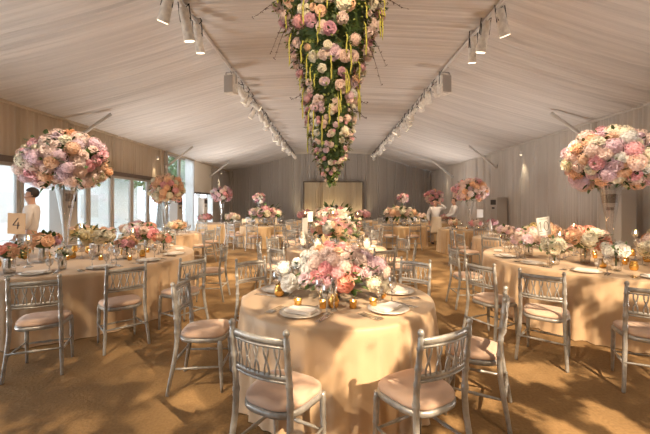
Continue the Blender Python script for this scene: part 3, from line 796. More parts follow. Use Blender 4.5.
# second and third centre tables
lowsz = [('peony', .065), ('rose', .055), ('hyd', .07)]
posy(.1, 6.4, .42, .20, 1.10, 46, [('peony', .09), ('hyd', .095), ('rose', .075)], ['blush', 'pink', 'cream', 'white', 'peach', 'rose'], 'large pink bouquet on the second centre table, behind the peony centrepiece', 31)
posy(.05, 10.0, .5, .26, 1.22, 46, [('peony', .11), ('hyd', .12), ('rose', .09)], ['blush', 'cream', 'pink', 'white'], 'large blush bouquet on the third centre table', 32)
posy(-2.4, 12.9, .58, .22, 1.2, 34, [('peony', .12), ('hyd', .13)], ['blush', 'cream', 'rose', 'lilac'], 'pale pink bouquet on the far table left of the centre aisle', 33)
posy(2.6, 13.0, .58, .22, 1.2, 34, [('peony', .12), ('hyd', .13)], ['blush', 'cream', 'peach', 'cream'], 'blush bouquet on the far table left of the two waiters', 34)
k = 0
for (x, y, rx, lab) in ((-5.15, 9.3, .2, 'pink bouquet at the left of the table behind the big left table'), (-4.65, 8.9, .18, 'coral posy at the near rim of the table behind the big left table'), (-4.05, 9.15, .22, 'peach bouquet at the aisle side of the table behind the big left table'),
    (3.85, 7.75, .18, 'lilac hydrangea bouquet on the table behind the big right table'), (4.33, 7.55, .18, 'peach bouquet on the table behind the big right table'), (4.8, 7.8, .22, 'cream bouquet on the table behind the big right table'),
    (3.85, 10.9, .18, 'peach bouquet on the amber-draped table beside the waiters'), (4.3, 10.42, .18, 'pink bouquet under the wide tall bouquet beside the waiters'), (5.05, 11.0, .17, 'small rose posy at the right of the amber-draped table'),
    (-5.1, 14.2, .25, 'pink posy left of the far left tall vase'), (-4.0, 14.2, .28, 'peach posy right of the far left tall vase'), (3.95, 15.1, .24, 'cream posy left of the far right tall vase'), (5.0, 15.1, .22, 'blush posy right of the far right tall vase'),
    (-3.5, 18.6, .28, 'pink posy on the rear left table'), (3.5, 18.6, .28, 'pink posy on the rear right table'), (-1.2, 16.3, .35, 'blush bouquet on the rear centre-left table'), (1.5, 16.5, .35, 'blush bouquet on the rear centre-right table')):
    pl = ['lilac', 'blush'] if 'lilac' in lab else ['peach', 'cream', 'blush'] if ('peach' in lab or 'cream' in lab) else ['coral', 'peach', 'pink'] if 'coral' in lab else ['pink', 'blush', 'rose']
    posy(x, y, rx, rx*.55, .90+rx*.35, 16 if y < 12 else 14, [('peony', rx*.36), ('hyd', rx*.42)], pl, lab, 50+k); k += 1

# big left table posies
BL = [(-3.72, 4.05, .15, 1.0, 8, 'coral', 'coral and pink ranunculus posy cut by the left edge of the picture'), (-3.98, 4.85, .20, 1.03, 10, 'peach', 'peach and mauve posy in front of the left tall vase'),
      (-3.30, 4.30, .09, .95, 4, 'cream', 'single round cream bloom in short vase near the front of the big left table'), (-3.55, 5.35, .24, 1.05, 12, 'blush', 'cream and blush posy with dark leaves right of the left tall vase'),
      (-3.0, 5.15, .15, .97, 7, 'pink', 'posy of two large pink ranunculus at the right front of the big left table'), (-3.2, 6.1, .22, 1.03, 10, 'rose', 'rose posy behind the pink ranunculus on the big left table'),
      (-2.75, 5.75, .15, .98, 7, 'coral', 'small coral posy near the aisle end of the big left table'), (-4.6, 6.5, .22, 1.02, 10, 'yellow', 'yellow and blush posy at the back of the big left table'), (-3.75, 6.65, .22, 1.05, 10, 'lilac', 'lilac posy at the back right of the big left table')]
for q, (x, y, rx, zc, N, cl, lab) in enumerate(BL):
    posy(x, y, rx, rx*.62, zc, N, [('peony', rx*.42), ('rose', rx*.45)], {'coral': ['coral', 'peach', 'coral'], 'peach': ['peach', 'mauve', 'peach'], 'cream': ['cream'], 'blush': ['cream', 'blush', 'peach', 'yellow'], 'pink': ['pink', 'peach', 'coral'], 'rose': ['rose', 'pink', 'blush'], 'yellow': ['yellow', 'blush'], 'lilac': ['lilac', 'blush', 'white']}[cl], lab, 80+q)
# long-stemmed leaves near the left vase
BR = [(2.95, 4.62, .17, .98, 9, 'hydc', 'cream hydrangea bouquet under the number 10 card'), (3.45, 4.75, .24, 1.06, 12, 'peach', 'peach bouquet in the middle of the big right table'), (3.42, 4.2, .13, 1.0, 5, 'white', 'white bloom and dark leaves at the front of the big right table'),
      (3.05, 5.4, .22, 1.02, 10, 'lilac', 'lilac and blush bouquet at the aisle side of the big right table'), (4.15, 4.35, .22, 1.0, 10, 'blush', 'blush bouquet at the right front of the big right table'), (3.75, 6.2, .24, 1.05, 10, 'yellow', 'yellow and peach bouquet at the back of the big right table'),
      (4.95, 5.2, .22, 1.02, 9, 'blush', 'blush bouquet right of the right tall vase')]
for q, (x, y, rx, zc, N, cl, lab) in enumerate(BR):
    posy(x, y, rx, rx*.65, zc, N, [('hyd', rx*.5), ('peony', rx*.42)] if cl != 'white' else [('peony', .08)], {'hydc': ['cream', 'blush', 'cream'], 'peach': ['peach', 'blush', 'cream', 'coral'], 'white': ['white'], 'lilac': ['lilac', 'blush'], 'blush': ['blush', 'peach', 'cream'], 'yellow': ['yellow', 'peach']}[cl], lab, 110+q)

# ------------------------------------------------------------------ tableware
def lathe_mesh(name, prof, m, n=14, close=False): b = MB(); b.lathe(prof, n, close=close); return b.mesh(name, m)
ME = {}
ME['wine'] = lathe_mesh('wine_glass', [(.034,0), (.034,.003), (.006,.010), (.004,.05), (.004,.095), (.012,.105), (.032,.125), (.041,.155), (.040,.185), (.033,.215)], M['glass'])
ME['flute'] = lathe_mesh('champagne_flute', [(.03,0), (.03,.003), (.005,.010), (.004,.10), (.015,.12), (.024,.16), (.025,.21), (.022,.25)], M['glass'])
ME['goblet'] = lathe_mesh('water_goblet', [(.033,0), (.033,.003), (.008,.010), (.006,.05), (.02,.062), (.036,.085), (.040,.12), (.039,.15)], M['glass'])
ME['tumbler'] = lathe_mesh('gold_tumbler', [(.001,0), (.024,0), (.034,.012), (.039,.035), (.036,.06), (.027,.078), (.031,.09), (.028,.088), (.024,.075), (.001,.012)], M['gold'], 16)
ME['plate'] = lathe_mesh('glass_charger_plate', [(.001,.003), (.09,.004), (.12,.008), (.155,.016), (.157,.018), (.12,.012), (.001,.008)], M['platem'], 24)
def napkin():
    b = MB(); b.box((0,0,.008), (.22,.13,.012), bev=.004); b.box((.002,-.004,.0185), (.21,.12,.009), .03, bev=.003); return b.mesh('folded_napkin', M['napkin'], False)
ME['napkin'] = napkin()
def fork():
    b = MB(); b.box((0,-.03,.003), (.008,.12,.003)); b.box((0,.05,.004), (.022,.03,.003))
    for x in (-.009,-.003,.003,.009): b.box((x,.085,.004), (.003,.045,.0025))
    return b.mesh('fork', M['steel'], False)
def knife():
    b = MB(); b.box((0,-.05,.004), (.012,.10,.006), bev=.0015); b.tube([(0,0,.004),(.001,.06,.004),(-.002,.12,.004)], [.009,.010,.003], 6, flat=1); 
    b.v = [(x, y, min(z, .006) if y > 0 else z) for x, y, z in b.v]; return b.mesh('knife', M['steel'], False)
ME['fork'] = fork(); ME['knife'] = knife()
def item(kind, x, y, rz, label, cat, group, z=.753, sc=1):
    o = link({'wine': 'wine_glass', 'flute': 'champagne_flute', 'goblet': 'water_goblet', 'tumbler': 'gold_tumbler', 'plate': 'charger_plate', 'napkin': 'folded_napkin', 'fork': 'fork', 'knife': 'knife'}[kind], ME[kind], None, (x, y, z), (0,0,rz), sc)
    return tag(o, label, cat, group)
def votive(x, y, label, group, lit=True, z=.752, kind='votive'):
    e = empty('votive_candle', (x, y, z), 0, label, 'candle', group)
    b = MB(); b.lathe([(.022,0),(.028,.004),(.030,.05),(.033,.062),(.030,.06),(.026,.012),(.001,.01)], 14, close=False); b.build('votive_cup', M['gold'], e)
    b = MB(); b.lathe([(.001,.012),(.025,.012),(.025,.035),(.001,.036)], 12); b.build('candle', M['candle'], e)
    if lit:
        b = MB(); b.lathe([(.001,.036),(.006,.044),(.005,.054),(.001,.066)], 8); b.build('flame', M['flame'], e)
def candle_stand(x, y, H, label, group, z=.752, r=.045):
    e = empty('glass_candle_stand', (x, y, z), 0, label, 'candle holder', group)
    b = MB(); b.lathe([(.001,0),(.05,.0),(.052,.006),(.012,.02),(.008,.06),(.014,.07),(.008,.08),(.008,H-.05),(.014,H-.04),(.012,H-.01),(.03,H)], 14, close=False); b.build('stem', M['crystal'], e)
    b = MB(); b.lathe([(.012,H),(r*.8,H+.012),(r,H+.045),(r*.95,H+.075),(r*.7,H+.10)], 14, close=False); b.build('globe', M['glass'], e)
    b = MB(); b.lathe([(.001,H+.004),(r*.5,H+.004),(r*.5,H+.045),(.001,H+.046)], 12); b.build('candle', M['candle'], e)
    b = MB(); b.lathe([(.001,H+.046),(.010,H+.056),(.008,H+.072),(.001,H+.09)], 8); b.build('flame', M['flame'], e)
def side_word(a):
    d = math.degrees(a) % 360
    return ['right', 'right back', 'back', 'left back', 'left', 'left front', 'front', 'right front'][int((d+22.5)//45) % 8]
def setting(c, R, a, key, full=True, tumb=True, rin=.25, taken=[]):
    ca, sa = cos(a), sin(a); rz = a+pi/2; sd = side_word(a)
    def at(r, s): return c[0]+ca*r-sa*s, c[1]+sa*r+ca*s
    if full:
        x, y = at(R-rin, 0); item('plate', x, y, rz, 'clear glass charger plate at the %s of the %s' % (sd, key), 'plate', 'charger plates on the %s' % key)
        item('napkin', x, y, rz+random.uniform(-.12,.12), 'folded white napkin at the %s of the %s' % (sd, key), 'napkin', 'folded napkins on the %s' % key, .765)
        for s in (-.19, -.215, -.24): x, y = at(R-rin, s); item('fork', x, y, rz+pi+0, 'fork at the %s of the %s' % (sd, key), 'fork', 'forks on the %s' % key, .752)
        for s in (.19, .215): x, y = at(R-rin, s); item('knife', x, y, rz+pi, 'knife at the %s of the %s' % (sd, key), 'knife', 'knives on the %s' % key, .752)
    else:
        x, y = at(R-rin+.02, 0); item('napkin', x, y, rz, 'folded white napkin at the %s of the %s' % (sd, key), 'napkin', 'folded napkins on the %s' % key)
    for kd, r, s in (('wine', .31, .19), ('goblet', .36, .10), ('flute', .42, .17), ('wine', .43, .04)):
        if kd == 'flute' and not full: continue
        x, y = at(R-r-.03+random.uniform(-.02,.02), s+random.uniform(-.02,.02))
        nm = {'wine': 'wine glass', 'goblet': 'water goblet', 'flute': 'champagne flute'}[kd]
        if any((x-p)**2+(y-q)**2 < (.06+rr)**2 for p, q, rr in taken): continue
        taken.append((x, y, .035)); item(kd, x, y, 0, 'clear %s at the %s of the %s' % (nm, sd, key), 'glass', '%s on the %s' % (nm+('es' if nm.endswith('s') else 's'), key))
K = 'nearest table'
for d in (242, 313, 12, 160, 55, 118): setting((.045, 3.07), .82, radians(d), K, taken=[(.05, 3.1, .30)])
for (x, y, w_) in ((-.45, 3.05, 'at the left'), (.43, 3.0, 'at the right'), (.02, 2.72, 'in front'), (-.02, 3.6, 'at the back')):
    item('tumbler', x, y, 0, 'round gold glass tumbler %s of the peony centrepiece' % w_, 'tumbler', 'gold tumblers on the nearest table', .752, 1.15)
for (x, y, w_) in ((-.06, 2.70, 'left of the two in front'), (.17, 2.70, 'right of the two in front'), (-.26, 2.74, 'farther left in front'), (.33, 2.74, 'farther right in front')):
    votive(x, y, 'lit gold votive candle %s of the peony centrepiece' % w_, 'votives on the nearest table')
for c, key, n, tk in (((-4.0, 5.4), 'big left table', 15, BL), ((4.15, 5.15), 'big right table', 15, BR)):
    taken = [(q[0], q[1], q[2]*.6) for q in tk]+[(c[0], c[1], .12)]
    for i in range(n):
        a = 2*pi*i/n+.1
        setting(c, 1.75, a, key, full=(sin(a) < .35), rin=.24, taken=taken)
    for i in range(40):
        for _ in range(30):
            a = random.uniform(0, 2*pi); r = random.uniform(.25, 1.4); x, y = c[0]+r*cos(a), c[1]+r*sin(a)
            if not any((x-p)**2+(y-q)**2 < (.05+rr)**2 for p, q, rr in taken): break
        else: continue
        taken.append((x, y, .05)); sd = side_word(a)
        if i % 3 == 0: item('tumbler', x, y, 0, 'round gold tumbler towards the %s of the %s' % (sd, key), 'tumbler', 'gold tumblers on the %s' % key, .752, 1.2)
        elif i % 3 == 1: votive(x, y, 'lit gold votive candle towards the %s of the %s' % (sd, key), 'votives on the %s' % key)
        else: item('wine', x, y, 0, 'spare wine glass towards the %s of the %s' % (sd, key), 'glass', 'wine glasses amid the %s' % key)
for (x, y, H, lab) in ((3.78, 5.45, .40, 'tall glass candle stand left of the right tall vase'), (4.0, 5.7, .35, 'tall glass candle stand just behind the right tall vase'), (4.35, 5.0, .33, 'tall glass candle stand right of the right tall vase'), (3.3, 5.05, .3, 'glass candle stand by the aisle end of the big right table'),
    (-3.85, 4.45, .30, 'glass candle stand before the number 4 card'), (-4.2, 5.9, .36, 'glass candle stand behind the left tall vase'), (-3.2, 5.65, .30, 'glass candle stand by the pink ranunculus posy'),
    (-.72, 9.8, .48, 'tall candle stand left of the third centre bouquet'), (.05, 9.25, .50, 'tall candle stand in front of the third centre bouquet'), (.75, 9.9, .46, 'tall candle stand right of the third centre bouquet'), (.5, 9.35, .36, 'shorter candle stand front right of the third centre bouquet')):
    candle_stand(x, y, H, lab, 'glass candle stands')
# glowing hurricane candles on the second centre table
for (x, y, w_) in ((-.22, 5.78, 'left'), (.60, 5.85, 'right'), (-.5, 6.3, 'far left')):
    e = empty('hurricane_candle', (x, y, .752), 0, 'glowing cream candle in round glass hurricane, %s on the second centre table' % w_, 'candle', 'hurricane candles on the second centre table')
    b = MB(); b.lathe([(.05,0),(.055,.005),(.02,.03),(.02,.05),(.06,.08),(.082,.13),(.08,.18),(.06,.23)], 16, close=False); b.build('glass', M['glass'], e)
    b = MB(); b.lathe([(.001,.06),(.05,.075),(.055,.17),(.001,.172)], 14); b.build('candle', M['frosted'], e)
    b = MB(); b.lathe([(.001,.172),(.008,.182),(.006,.197),(.001,.212)], 8); b.build('flame', M['flame'], e)
for c, R, key in (((.1, 6.4), .9, 'second centre table'), ((-4.6, 9.5), 1.0, 'second left table'), ((4.4, 8.2), 1.0, 'second right table'), ((4.4, 11.2), .92, 'third right table'), ((.05, 10.0), .9, 'third centre table'), ((-2.4, 12.9), .92, 'mid-left far table'), ((2.6, 13.0), .92, 'mid-right far table')):
    taken = [(c[0], c[1], .3)]
    for i in range(9):
        a = 2*pi*i/9+.2; setting(c, R, a, key, full=False, taken=taken)
    for i in range(4):
        a = pi+.3+i*.8; x, y = c[0]+cos(a)*(R-.48), c[1]+sin(a)*(R-.48)
        votive(x, y, 'lit votive candle at the %s of the %s' % (side_word(a), key), 'votives on the %s' % key)

# table number cards on stands
def strokes(b, segs, w, y, s, x0, z0):
    for (x1, z1, x2, z2) in segs:
        L = sqrt((x2-x1)**2+(z2-z1)**2); n = max(1, int(L*20))
        b.tube([(x0+s*(x1+(x2-x1)*i/n), y, z0+s*(z1+(z2-z1)*i/n)) for i in range(n+1)], w, 5)
GL = {'4': [(.45,1,.0,.35),(0,.35,.62,.35),(.48,.62,.42,0)], '1': [(.0,.8,.2,1),(.2,1,.2,0),(0,0,.4,0)],
      '0': [(.5*.5+.5*.5*cos(radians(a))-.0, .5+.5*sin(radians(a)), .25+.25*cos(radians(a+20)), .5+.5*sin(radians(a+20))) for a in range(0, 360, 20)]}
def card(x, y, rz, w_, h, zb, text, label, cm='card', ink='ink_grey', tilt=0):
    e = empty('table_number_stand', (x, y, .752), rz, label, 'table number', 'table number cards'); zb -= .752
    b = MB(); b.lathe([(.001,0),(.045,0),(.045,.006),(.006,.012)], 14); b.tube([(0,0,.01),(0,0,zb+.01)], .004, 6); b.build('stand', M['steel'], e)
    c = MB(); c.box((0,-.006,zb+h/2), (w_,.004,h)); co_ = c.build('card', M[cm], e, smooth=False); co_.rotation_euler = (0, tilt, 0)
    if text:
        ib = MB(); s = h*.52; wid = {'4': .62, '10': 1.15}[text]; cur = -wid*s/2
        for ch in text:
            if ch == '0':
                strokes(ib, [(.25+.25*cos(radians(a)), .5+.5*sin(radians(a)), .25+.25*cos(radians(a+20)), .5+.5*sin(radians(a+20))) for a in range(0,360,20)], .004, -.0095, s, cur, zb+h*.24); cur += .7*s
            else: strokes(ib, GL[ch], .005 if text == '4' else .004, -.0095, s, cur, zb+h*.24); cur += .6*s
        if text == '10':
            for k_ in (.12, .9): strokes(ib, [(0, 0, 1, 0)], .0018, -.0095, w_*.7, -w_*.35, zb+h*k_)
        ib.build('number', M[ink], co_, smooth=False)
card(2.74, 4.42, .12, .18, .225, 1.165, '10', 'white table card numbered 10 on a thin stand at right', tilt=-.12)
card(-4.10, 4.55, 0, .23, .27, 1.165, '4', 'backlit-tinted table card numbered 4 on the big left table', 'card_backlit', 'ink', .03)
card(-.46, 6.15, 1.28, .26, .36, .95, None, 'tall white table card turned edge-on on the second centre table')
card(-.42, 6.95, 1.0, .18, .2, 1.2, None, 'small white table card behind the tall edge-on card')
card(4.55, 10.7, 0, .19, .25, 1.13, None, 'small plain white card on the amber-draped table by the waiters')

# white napkin cones standing on far tables
def cone(x, y, label, m_='napkin'):
    b = MB(); b.lathe([(.07,0),(.06,.06),(.035,.2),(.012,.32),(.002,.36)], 12); tag(b.build('folded_napkin_cone', M[m_], None, loc=(x, y, .752)), label, 'napkin')
cone(4.75, 10.45, 'tall white napkin cone on the amber-draped table by the cabinet')
cone(-1.95, 12.45, 'pale yellow napkin cone on the far table left of the aisle', 'candle')
cone(-3.0, 13.3, 'white napkin cone at the back left of the far table')

# ------------------------------------------------------------------ standing air units
def unit(x, y, rz, w_, dp, h, label):
    e = empty('air_conditioning_unit', (x, y, 0), rz, label, 'air conditioner', 'floor-standing air units')
    b = MB(); b.box((0, 0, h/2), (w_, dp, h), bev=.015); b.build('cabinet', M['ac'], e, smooth=False)
    b = MB(); b.box((0, -dp/2-.004, h-.19), (w_*.72, .012, .20)); b.build('display', M['dark'], e, smooth=False)
    b = MB(); b.box((0, -dp/2-.004, h-.42), (w_*.35, .012, .07)); b.build('badge', M['dark'], e, smooth=False)
    b = MB()
    for k in range(9): b.box((0, -dp/2-.004, .25+k*.05), (w_*.8, .012, .018))
    b.build('intake_grille', M['ac_side'], e, smooth=False)
unit(6.70, 14.0, -pi/2, .6, .42, 1.80, 'grey floor-standing cabinet unit by the right wall behind the waiters table')
unit(6.47, 7.9, -pi/2, .6, .34, 1.86, 'floor-standing air unit behind the right tall vase')
unit(-6.72, 8.8, pi/2, .5, .35, 1.90, 'floor-standing air unit behind the left tall vase')
unit(-6.55, 14.8, pi/2, .5, .35, 1.8, 'floor-standing air unit by the full-height window')
unit(-6.62, 18.1, pi/2, .55, .3, 1.85, 'dark-fronted air unit in the opening under the pale wall panel')

# ------------------------------------------------------------------ lighting rails
def rail(x, side):
    b = MB(); b.tube([(x, Y0+.1, RZ-.08), (x, YB-.3, RZ-.08)], .028, 8)
    rl = tag(b.build('lighting_rail', M['pole']), 'slim pale lighting rail along the %s fold of the ceiling' % side, 'rail')
    rnd = random.Random(x)
    y = 8.9; pts = []
    for i in range(220):
        t = i/219; yy = 8.5+(YB-9.2)*t; a = t*150
        pts.append((x+.045*cos(a), yy, RZ-.08+.045*sin(a)-.03*abs(sin(t*40))))
    b = MB(); b.tube(pts, .008, 5); b.build('wound_cable', M['black'], rl)
rail(RXL, 'left'); rail(RXR, 'right')
def can(x, y, dirv, L, r, label, group, z=RZ-.15):
    """white wrapped par can hung from the rail"""
    d = Vector(dirv).normalized()
    e = empty('wrapped_spotlight', (x, y, z), 0, label, 'spotlight', group)
    c0 = Vector((0,0,-.10))
    b = MB(); q = [(-.02, r*.6), (0, r*.8), (.06, r*.92), (L*.45, r*.95), (L*.5, r*1.04), (L*.55, r*.97), (L*.9, r*1.05), (L, r*1.14)]
    b.tube([c0+d*a for a, _ in q], [s for _, s in q], 14); b.build('lamp_body', M['wrap'], e)
    b = MB(); b.tube([c0+d*(L-.02), c0+d*(L+.012)], [r*.95, r*.95], 14); b.build('lens', M['lens'], e)
    b = MB(); side = d.cross(Vector((0,1,0))).normalized()*r*1.05; m0 = c0+d*L*.4
    b.tube([m0+side, Vector((side.x, side.y, .02)), Vector((-side.x, -side.y, .02)), m0-side], .009, 6); b.build('yoke', M['black'], e)
    b = MB(); rnd = random.Random(int(y*100)); pts = [Vector((.03,0,.08)), Vector((.09,.03,.0)), c0+Vector((-.02,.05,0)), c0+d*L*.3+Vector((r,0,0)), c0+d*L*.45+Vector((-r*.9,-r*.5,0)), c0+Vector((-r,0,.05))]
    P = []
    for i in range(len(pts)-1):
        for k_ in range(4): P.append(pts[i].lerp(pts[i+1], k_/4))
    b.tube(P, .008, 5); b.build('cable', M['black'], e)
for s, x, sd in ((-1, RXL, 'left'), (1, RXR, 'right')):
    g = 'large wrapped spotlights on the %s rail' % sd
    dy = 0 if s < 0 else .45
    can(x+s*.04, 5.45+dy, (-.40 if s < 0 else .36, .28, -.9), .42, .085, 'white wrapped spotlight nearest the camera on the %s rail' % sd, g, RZ-.03)
    can(x+.0, 5.85+dy, (.10 if s < 0 else -.10, .3, -1), .50, .085, 'white wrapped spotlight, second on the %s rail' % sd, g, RZ-.03)
    can(x-s*.03, 6.35+dy, (.05, .3, -1), .46, .075, 'white wrapped spotlight, third on the %s rail' % sd, g, RZ-.06)
    e = empty('loudspeaker', (x+s*.03, 8.75, RZ-.13), s*.25, 'pale grey loudspeaker hanging from the %s lighting rail' % sd, 'loudspeaker')
    b = MB(); b.box((0,0,-.30), (.27,.25,.46), bev=.02); b.build('cabinet', M['wrap'], e, smooth=False)
    b = MB(); b.box((0,-.128,-.30), (.23,.012,.41)); b.build('grille', M['spk'], e, smooth=False)
    b = MB(); b.tube([(-.14,0,-.28), (-.14,0,.02), (.14,0,.02), (.14,0,-.28)], .01, 6); b.build('bracket', M['black'], e)
    y = 9.5; k = 0
    while y < YB-.9:
        lab = 'small wrapped spotlight in the far string along the %s rail' % sd
        rnd = random.Random(int(y*77)+s)
        can(x+rnd.uniform(-.05,.05), y, (rnd.uniform(-.7,.7), rnd.uniform(.2,1.0), rnd.uniform(-1.0,-.2)), rnd.uniform(.26,.38), rnd.uniform(.08,.11), lab, 'small spotlights on the %s rail' % sd, RZ-.12)
        y += .42+.012*y; k += 1
# wall downlights
for (x, y, sd) in ((-WX+.12, 13.8, 'left wall above the glass doors'), (WX-.12, 12.6, 'right wall nearer the camera'), (WX-.12, 20.8, 'right wall near the rear corner'), (-WX+.12, 21.8, 'left wall near the rear corner')):
    s = 1 if x < 0 else -1; z = 3.35 if y < 20 else 3.45
    e = empty('wall_spotlight', (x, y, z), 0, 'small lit spotlight on the %s' % sd, 'spotlight', 'small wall spotlights')
    b = MB(); b.tube([(s*.03,0,.08),(s*.05,0,-.04)], [.035,.045], 12); b.build('lamp_body', M['pole'], e)
    b = MB(); b.tube([(s*.05,0,-.035),(s*.052,0,-.047)], .038, 12); b.build('lens', M['lens'], e)
    spot((x+s*.06, y, z-.09), (x-s*.02, y, z-1.4), 26, 55, (1, .78, .5), blend=.8, radius=.02)

# unseen fill lamps added along the walls to brighten lining and roof
for (x, y, p, tx) in ((6.55, 3.0, 115, 1.0), (6.5, 9.9, 120, 1.0), (6.5, 17, 210, 1.5), (-6.55, 3.0, 170, -1.5), (-6.5, 11.0, 210, -1.0), (-6.2, 17.2, 240, -1.5)):
    e = empty('unseen_floor_uplight', (x, y, 0), 0, 'added black fill lamp beside the %s wall' % ('right' if x > 0 else 'left'), 'uplight', 'floor uplights')
    b = MB(); b.lathe([(.001,0),(.08,0),(.085,.02),(.075,.10),(.001,.095)], 14); b.build('lamp_body', M['black'], e)
    b = MB(); b.lathe([(.001,.097),(.06,.098),(.001,.102)], 14); b.build('lens', M['lens'], e)
    spot((x, y, .14), (tx, y+.4, 4.7), p*1.85, 150, (1, .92, .85), blend=1, radius=.15)
for x in (-1.7, 0, 1.9):
    e = empty('unseen_floor_uplight', (x, YB-.95, 0), 0, 'small black floor uplight below the cream backdrop', 'uplight', 'floor uplights')
    b = MB(); b.lathe([(.001,0),(.08,0),(.085,.02),(.075,.10),(.001,.095)], 14); b.build('lamp_body', M['black'], e)
    b = MB(); b.lathe([(.001,.097),(.06,.098),(.001,.102)], 14); b.build('lens', M['lens'], e)
    spot((x, YB-.95, .14), (x, YB, 1.9), 60 if x else 150, 90, (1, .74, .42), blend=1, radius=.08)

# ------------------------------------------------------------------ people
def skin_mesh(name, joints, edges, root, m, parent, sub=2):
    """grow one continuous surface over a skeleton"""
    names = list(joints); me = bpy.data.meshes.new(name)
    me.from_pydata([joints[k][0] for k in names], [(names.index(a), names.index(b)) for a, b in edges], [])
    o = bpy.data.objects.new(name, me); C.objects.link(o)
    md = o.modifiers.new('skin', 'SKIN'); md.use_smooth_shade = True
    sk = me.skin_vertices[0].data
    for i, k in enumerate(names):
        r = joints[k][1]; sk[i].radius = r if hasattr(r, '__len__') else (r, r)
        sk[i].use_root = (k == root)
    s2 = o.modifiers.new('sub', 'SUBSURF'); s2.levels = sub; s2.render_levels = sub
    dg = bpy.context.evaluated_depsgraph_get(); dg.update()
    nm = bpy.data.meshes.new_from_object(o.evaluated_get(dg)); nm.name = name
    bpy.data.objects.remove(o)
    nm.materials.clear(); nm.materials.append(M[m])
    nm.polygons.foreach_set('use_smooth', [True]*len(nm.polygons))
    return link(name, nm, parent)
def person(x, y, rz, H, label, arms, top='shirt', bottom='trouser', apron=False, hx=0):
    """arms = {side: (elbow, hand)} in local coords, figure faces -Y"""
    e = empty('person', (x, y, 0), rz, label, 'person'); s = H/1.78
    J = {'pelvis': ((0,0,.95), (.14,.10)), 'waist': ((0,.0,1.08), (.135,.095)), 'chest': ((0,.01,1.28), (.165,.115)), 'neckb': ((0,.015,1.44), (.075,.065)), 'neck': ((0,.005,1.50), (.055,.055)),
         'jaw': ((hx*.5,-.02,1.575), (.062,.075)), 'head': ((hx,-.005,1.665), (.077,.096)), 'crown': ((hx,0,1.735), (.06,.072)), 'nose': ((hx*.9,-.105,1.635), (.014,.016)),
         'earl': ((hx+.08,.005,1.645), (.012,.02)), 'earr': ((hx-.08,.005,1.645), (.012,.02))}
    E = [('pelvis','waist'),('waist','chest'),('chest','neckb'),('neckb','neck'),('neck','jaw'),('jaw','head'),('head','crown'),('jaw','nose'),('head','earl'),('head','earr')]
    TJ = {k: (J[k][0], tuple(v*1.10 for v in J[k][1])) for k in ('pelvis','waist','chest')}; TJ['neckb'] = ((0,.015,1.43), (.105,.095)); TJ['collar'] = ((0,.01,1.495), (.068,.068)); TE = [('pelvis','waist'),('waist','chest'),('chest','neckb'),('neckb','collar')]
    for sd, q in (('l', 1), ('r', -1)):
        sh = (q*.185, .01, 1.40); el, ha = arms[sd]
        J['sh'+sd] = (sh, .058); J['el'+sd] = (el, .042); J['wr'+sd] = (ha, (.028,.028)); E += [('chest','sh'+sd),('sh'+sd,'el'+sd),('el'+sd,'wr'+sd)]
        d = (Vector(ha)-Vector(el)).normalized(); pal_ = Vector(ha)+d*.06; J['pm'+sd] = (tuple(pal_), (.036,.018)); E.append(('wr'+sd,'pm'+sd))
        sv = d.cross(Vector((0,1,.2))).normalized()
        for f, (o_, L) in enumerate(((-.026,.065), (-.009,.078), (.009,.073), (.026,.056))):
            a_ = pal_+d*.035+sv*o_; b_ = a_+d*L*.55+Vector((0,-.006,0)); c_ = b_+d*L*.45+Vector((0,-.018,0))
            J['f%d0%s' % (f,sd)] = (tuple(a_), .009); J['f%d1%s' % (f,sd)] = (tuple(b_), .0085); J['f%d2%s' % (f,sd)] = (tuple(c_), .007)
            E += [('pm'+sd,'f%d0%s' % (f,sd)),('f%d0%s' % (f,sd),'f%d1%s' % (f,sd)),('f%d1%s' % (f,sd),'f%d2%s' % (f,sd))]
        t_ = pal_-sv*.045+Vector((0,-.01,0)); J['th'+sd] = (tuple(t_), .010); J['tt'+sd] = (tuple(t_+d*.035-sv*.01), .008); E += [('pm'+sd,'th'+sd),('th'+sd,'tt'+sd)]
        TJ['sh'+sd] = (sh, .082); TJ['el'+sd] = (el, .064); TJ['wr'+sd] = (tuple(Vector(ha)-d*.03), .044); TE += [('chest','sh'+sd),('sh'+sd,'el'+sd),('el'+sd,'wr'+sd)]
        J['hip'+sd] = ((q*.09,0,.90), .085); J['kn'+sd] = ((q*.10,-.015,.50), .058); J['an'+sd] = ((q*.10,.02,.09), .040); J['to'+sd] = ((q*.115,-.13,.035), (.036,.022))
        E += [('pelvis','hip'+sd),('hip'+sd,'kn'+sd),('kn'+sd,'an'+sd),('an'+sd,'to'+sd)]
    for k_ in ('pelvis','waist','chest'): J[k_] = (J[k_][0], tuple(v*.86 for v in J[k_][1]))
    sc = lambda D: {k: (tuple(c*s for c in v[0]), tuple(a*s for a in v[1]) if hasattr(v[1], '__len__') else v[1]*s) for k, v in D.items()}
    skin_mesh('body', sc(J), E, 'pelvis', 'skin', e)
    skin_mesh('shirt', sc(TJ), TE, 'pelvis', top, e)
    PJ = {'pelvis': ((0,0,.93), (.155,.115))}; PE = []
    for sd, q in (('l', 1), ('r', -1)):
        PJ['hip'+sd] = ((q*.09,0,.86), .098); PJ['kn'+sd] = ((q*.10,-.01,.50), .074); PJ['an'+sd] = ((q*.10,.02,.10), .062); PE += [('pelvis','hip'+sd),('hip'+sd,'kn'+sd),('kn'+sd,'an'+sd)]
        b = MB(); b.ball((q*.11*s, -.06*s, .045*s), .1*s, 10, 6, sq=(.5, 1.45, .45)); b.build('shoe', M['trouser'], e)
    skin_mesh('trousers', sc(PJ), PE, 'pelvis', bottom, e)
    b = MB(); o = []
    b.ball((hx*s, .018*s, 1.692*s), .107*s, 16, 10, sq=(.86, 1.0, .98))
    keep = [i for i, v in enumerate(b.v)]
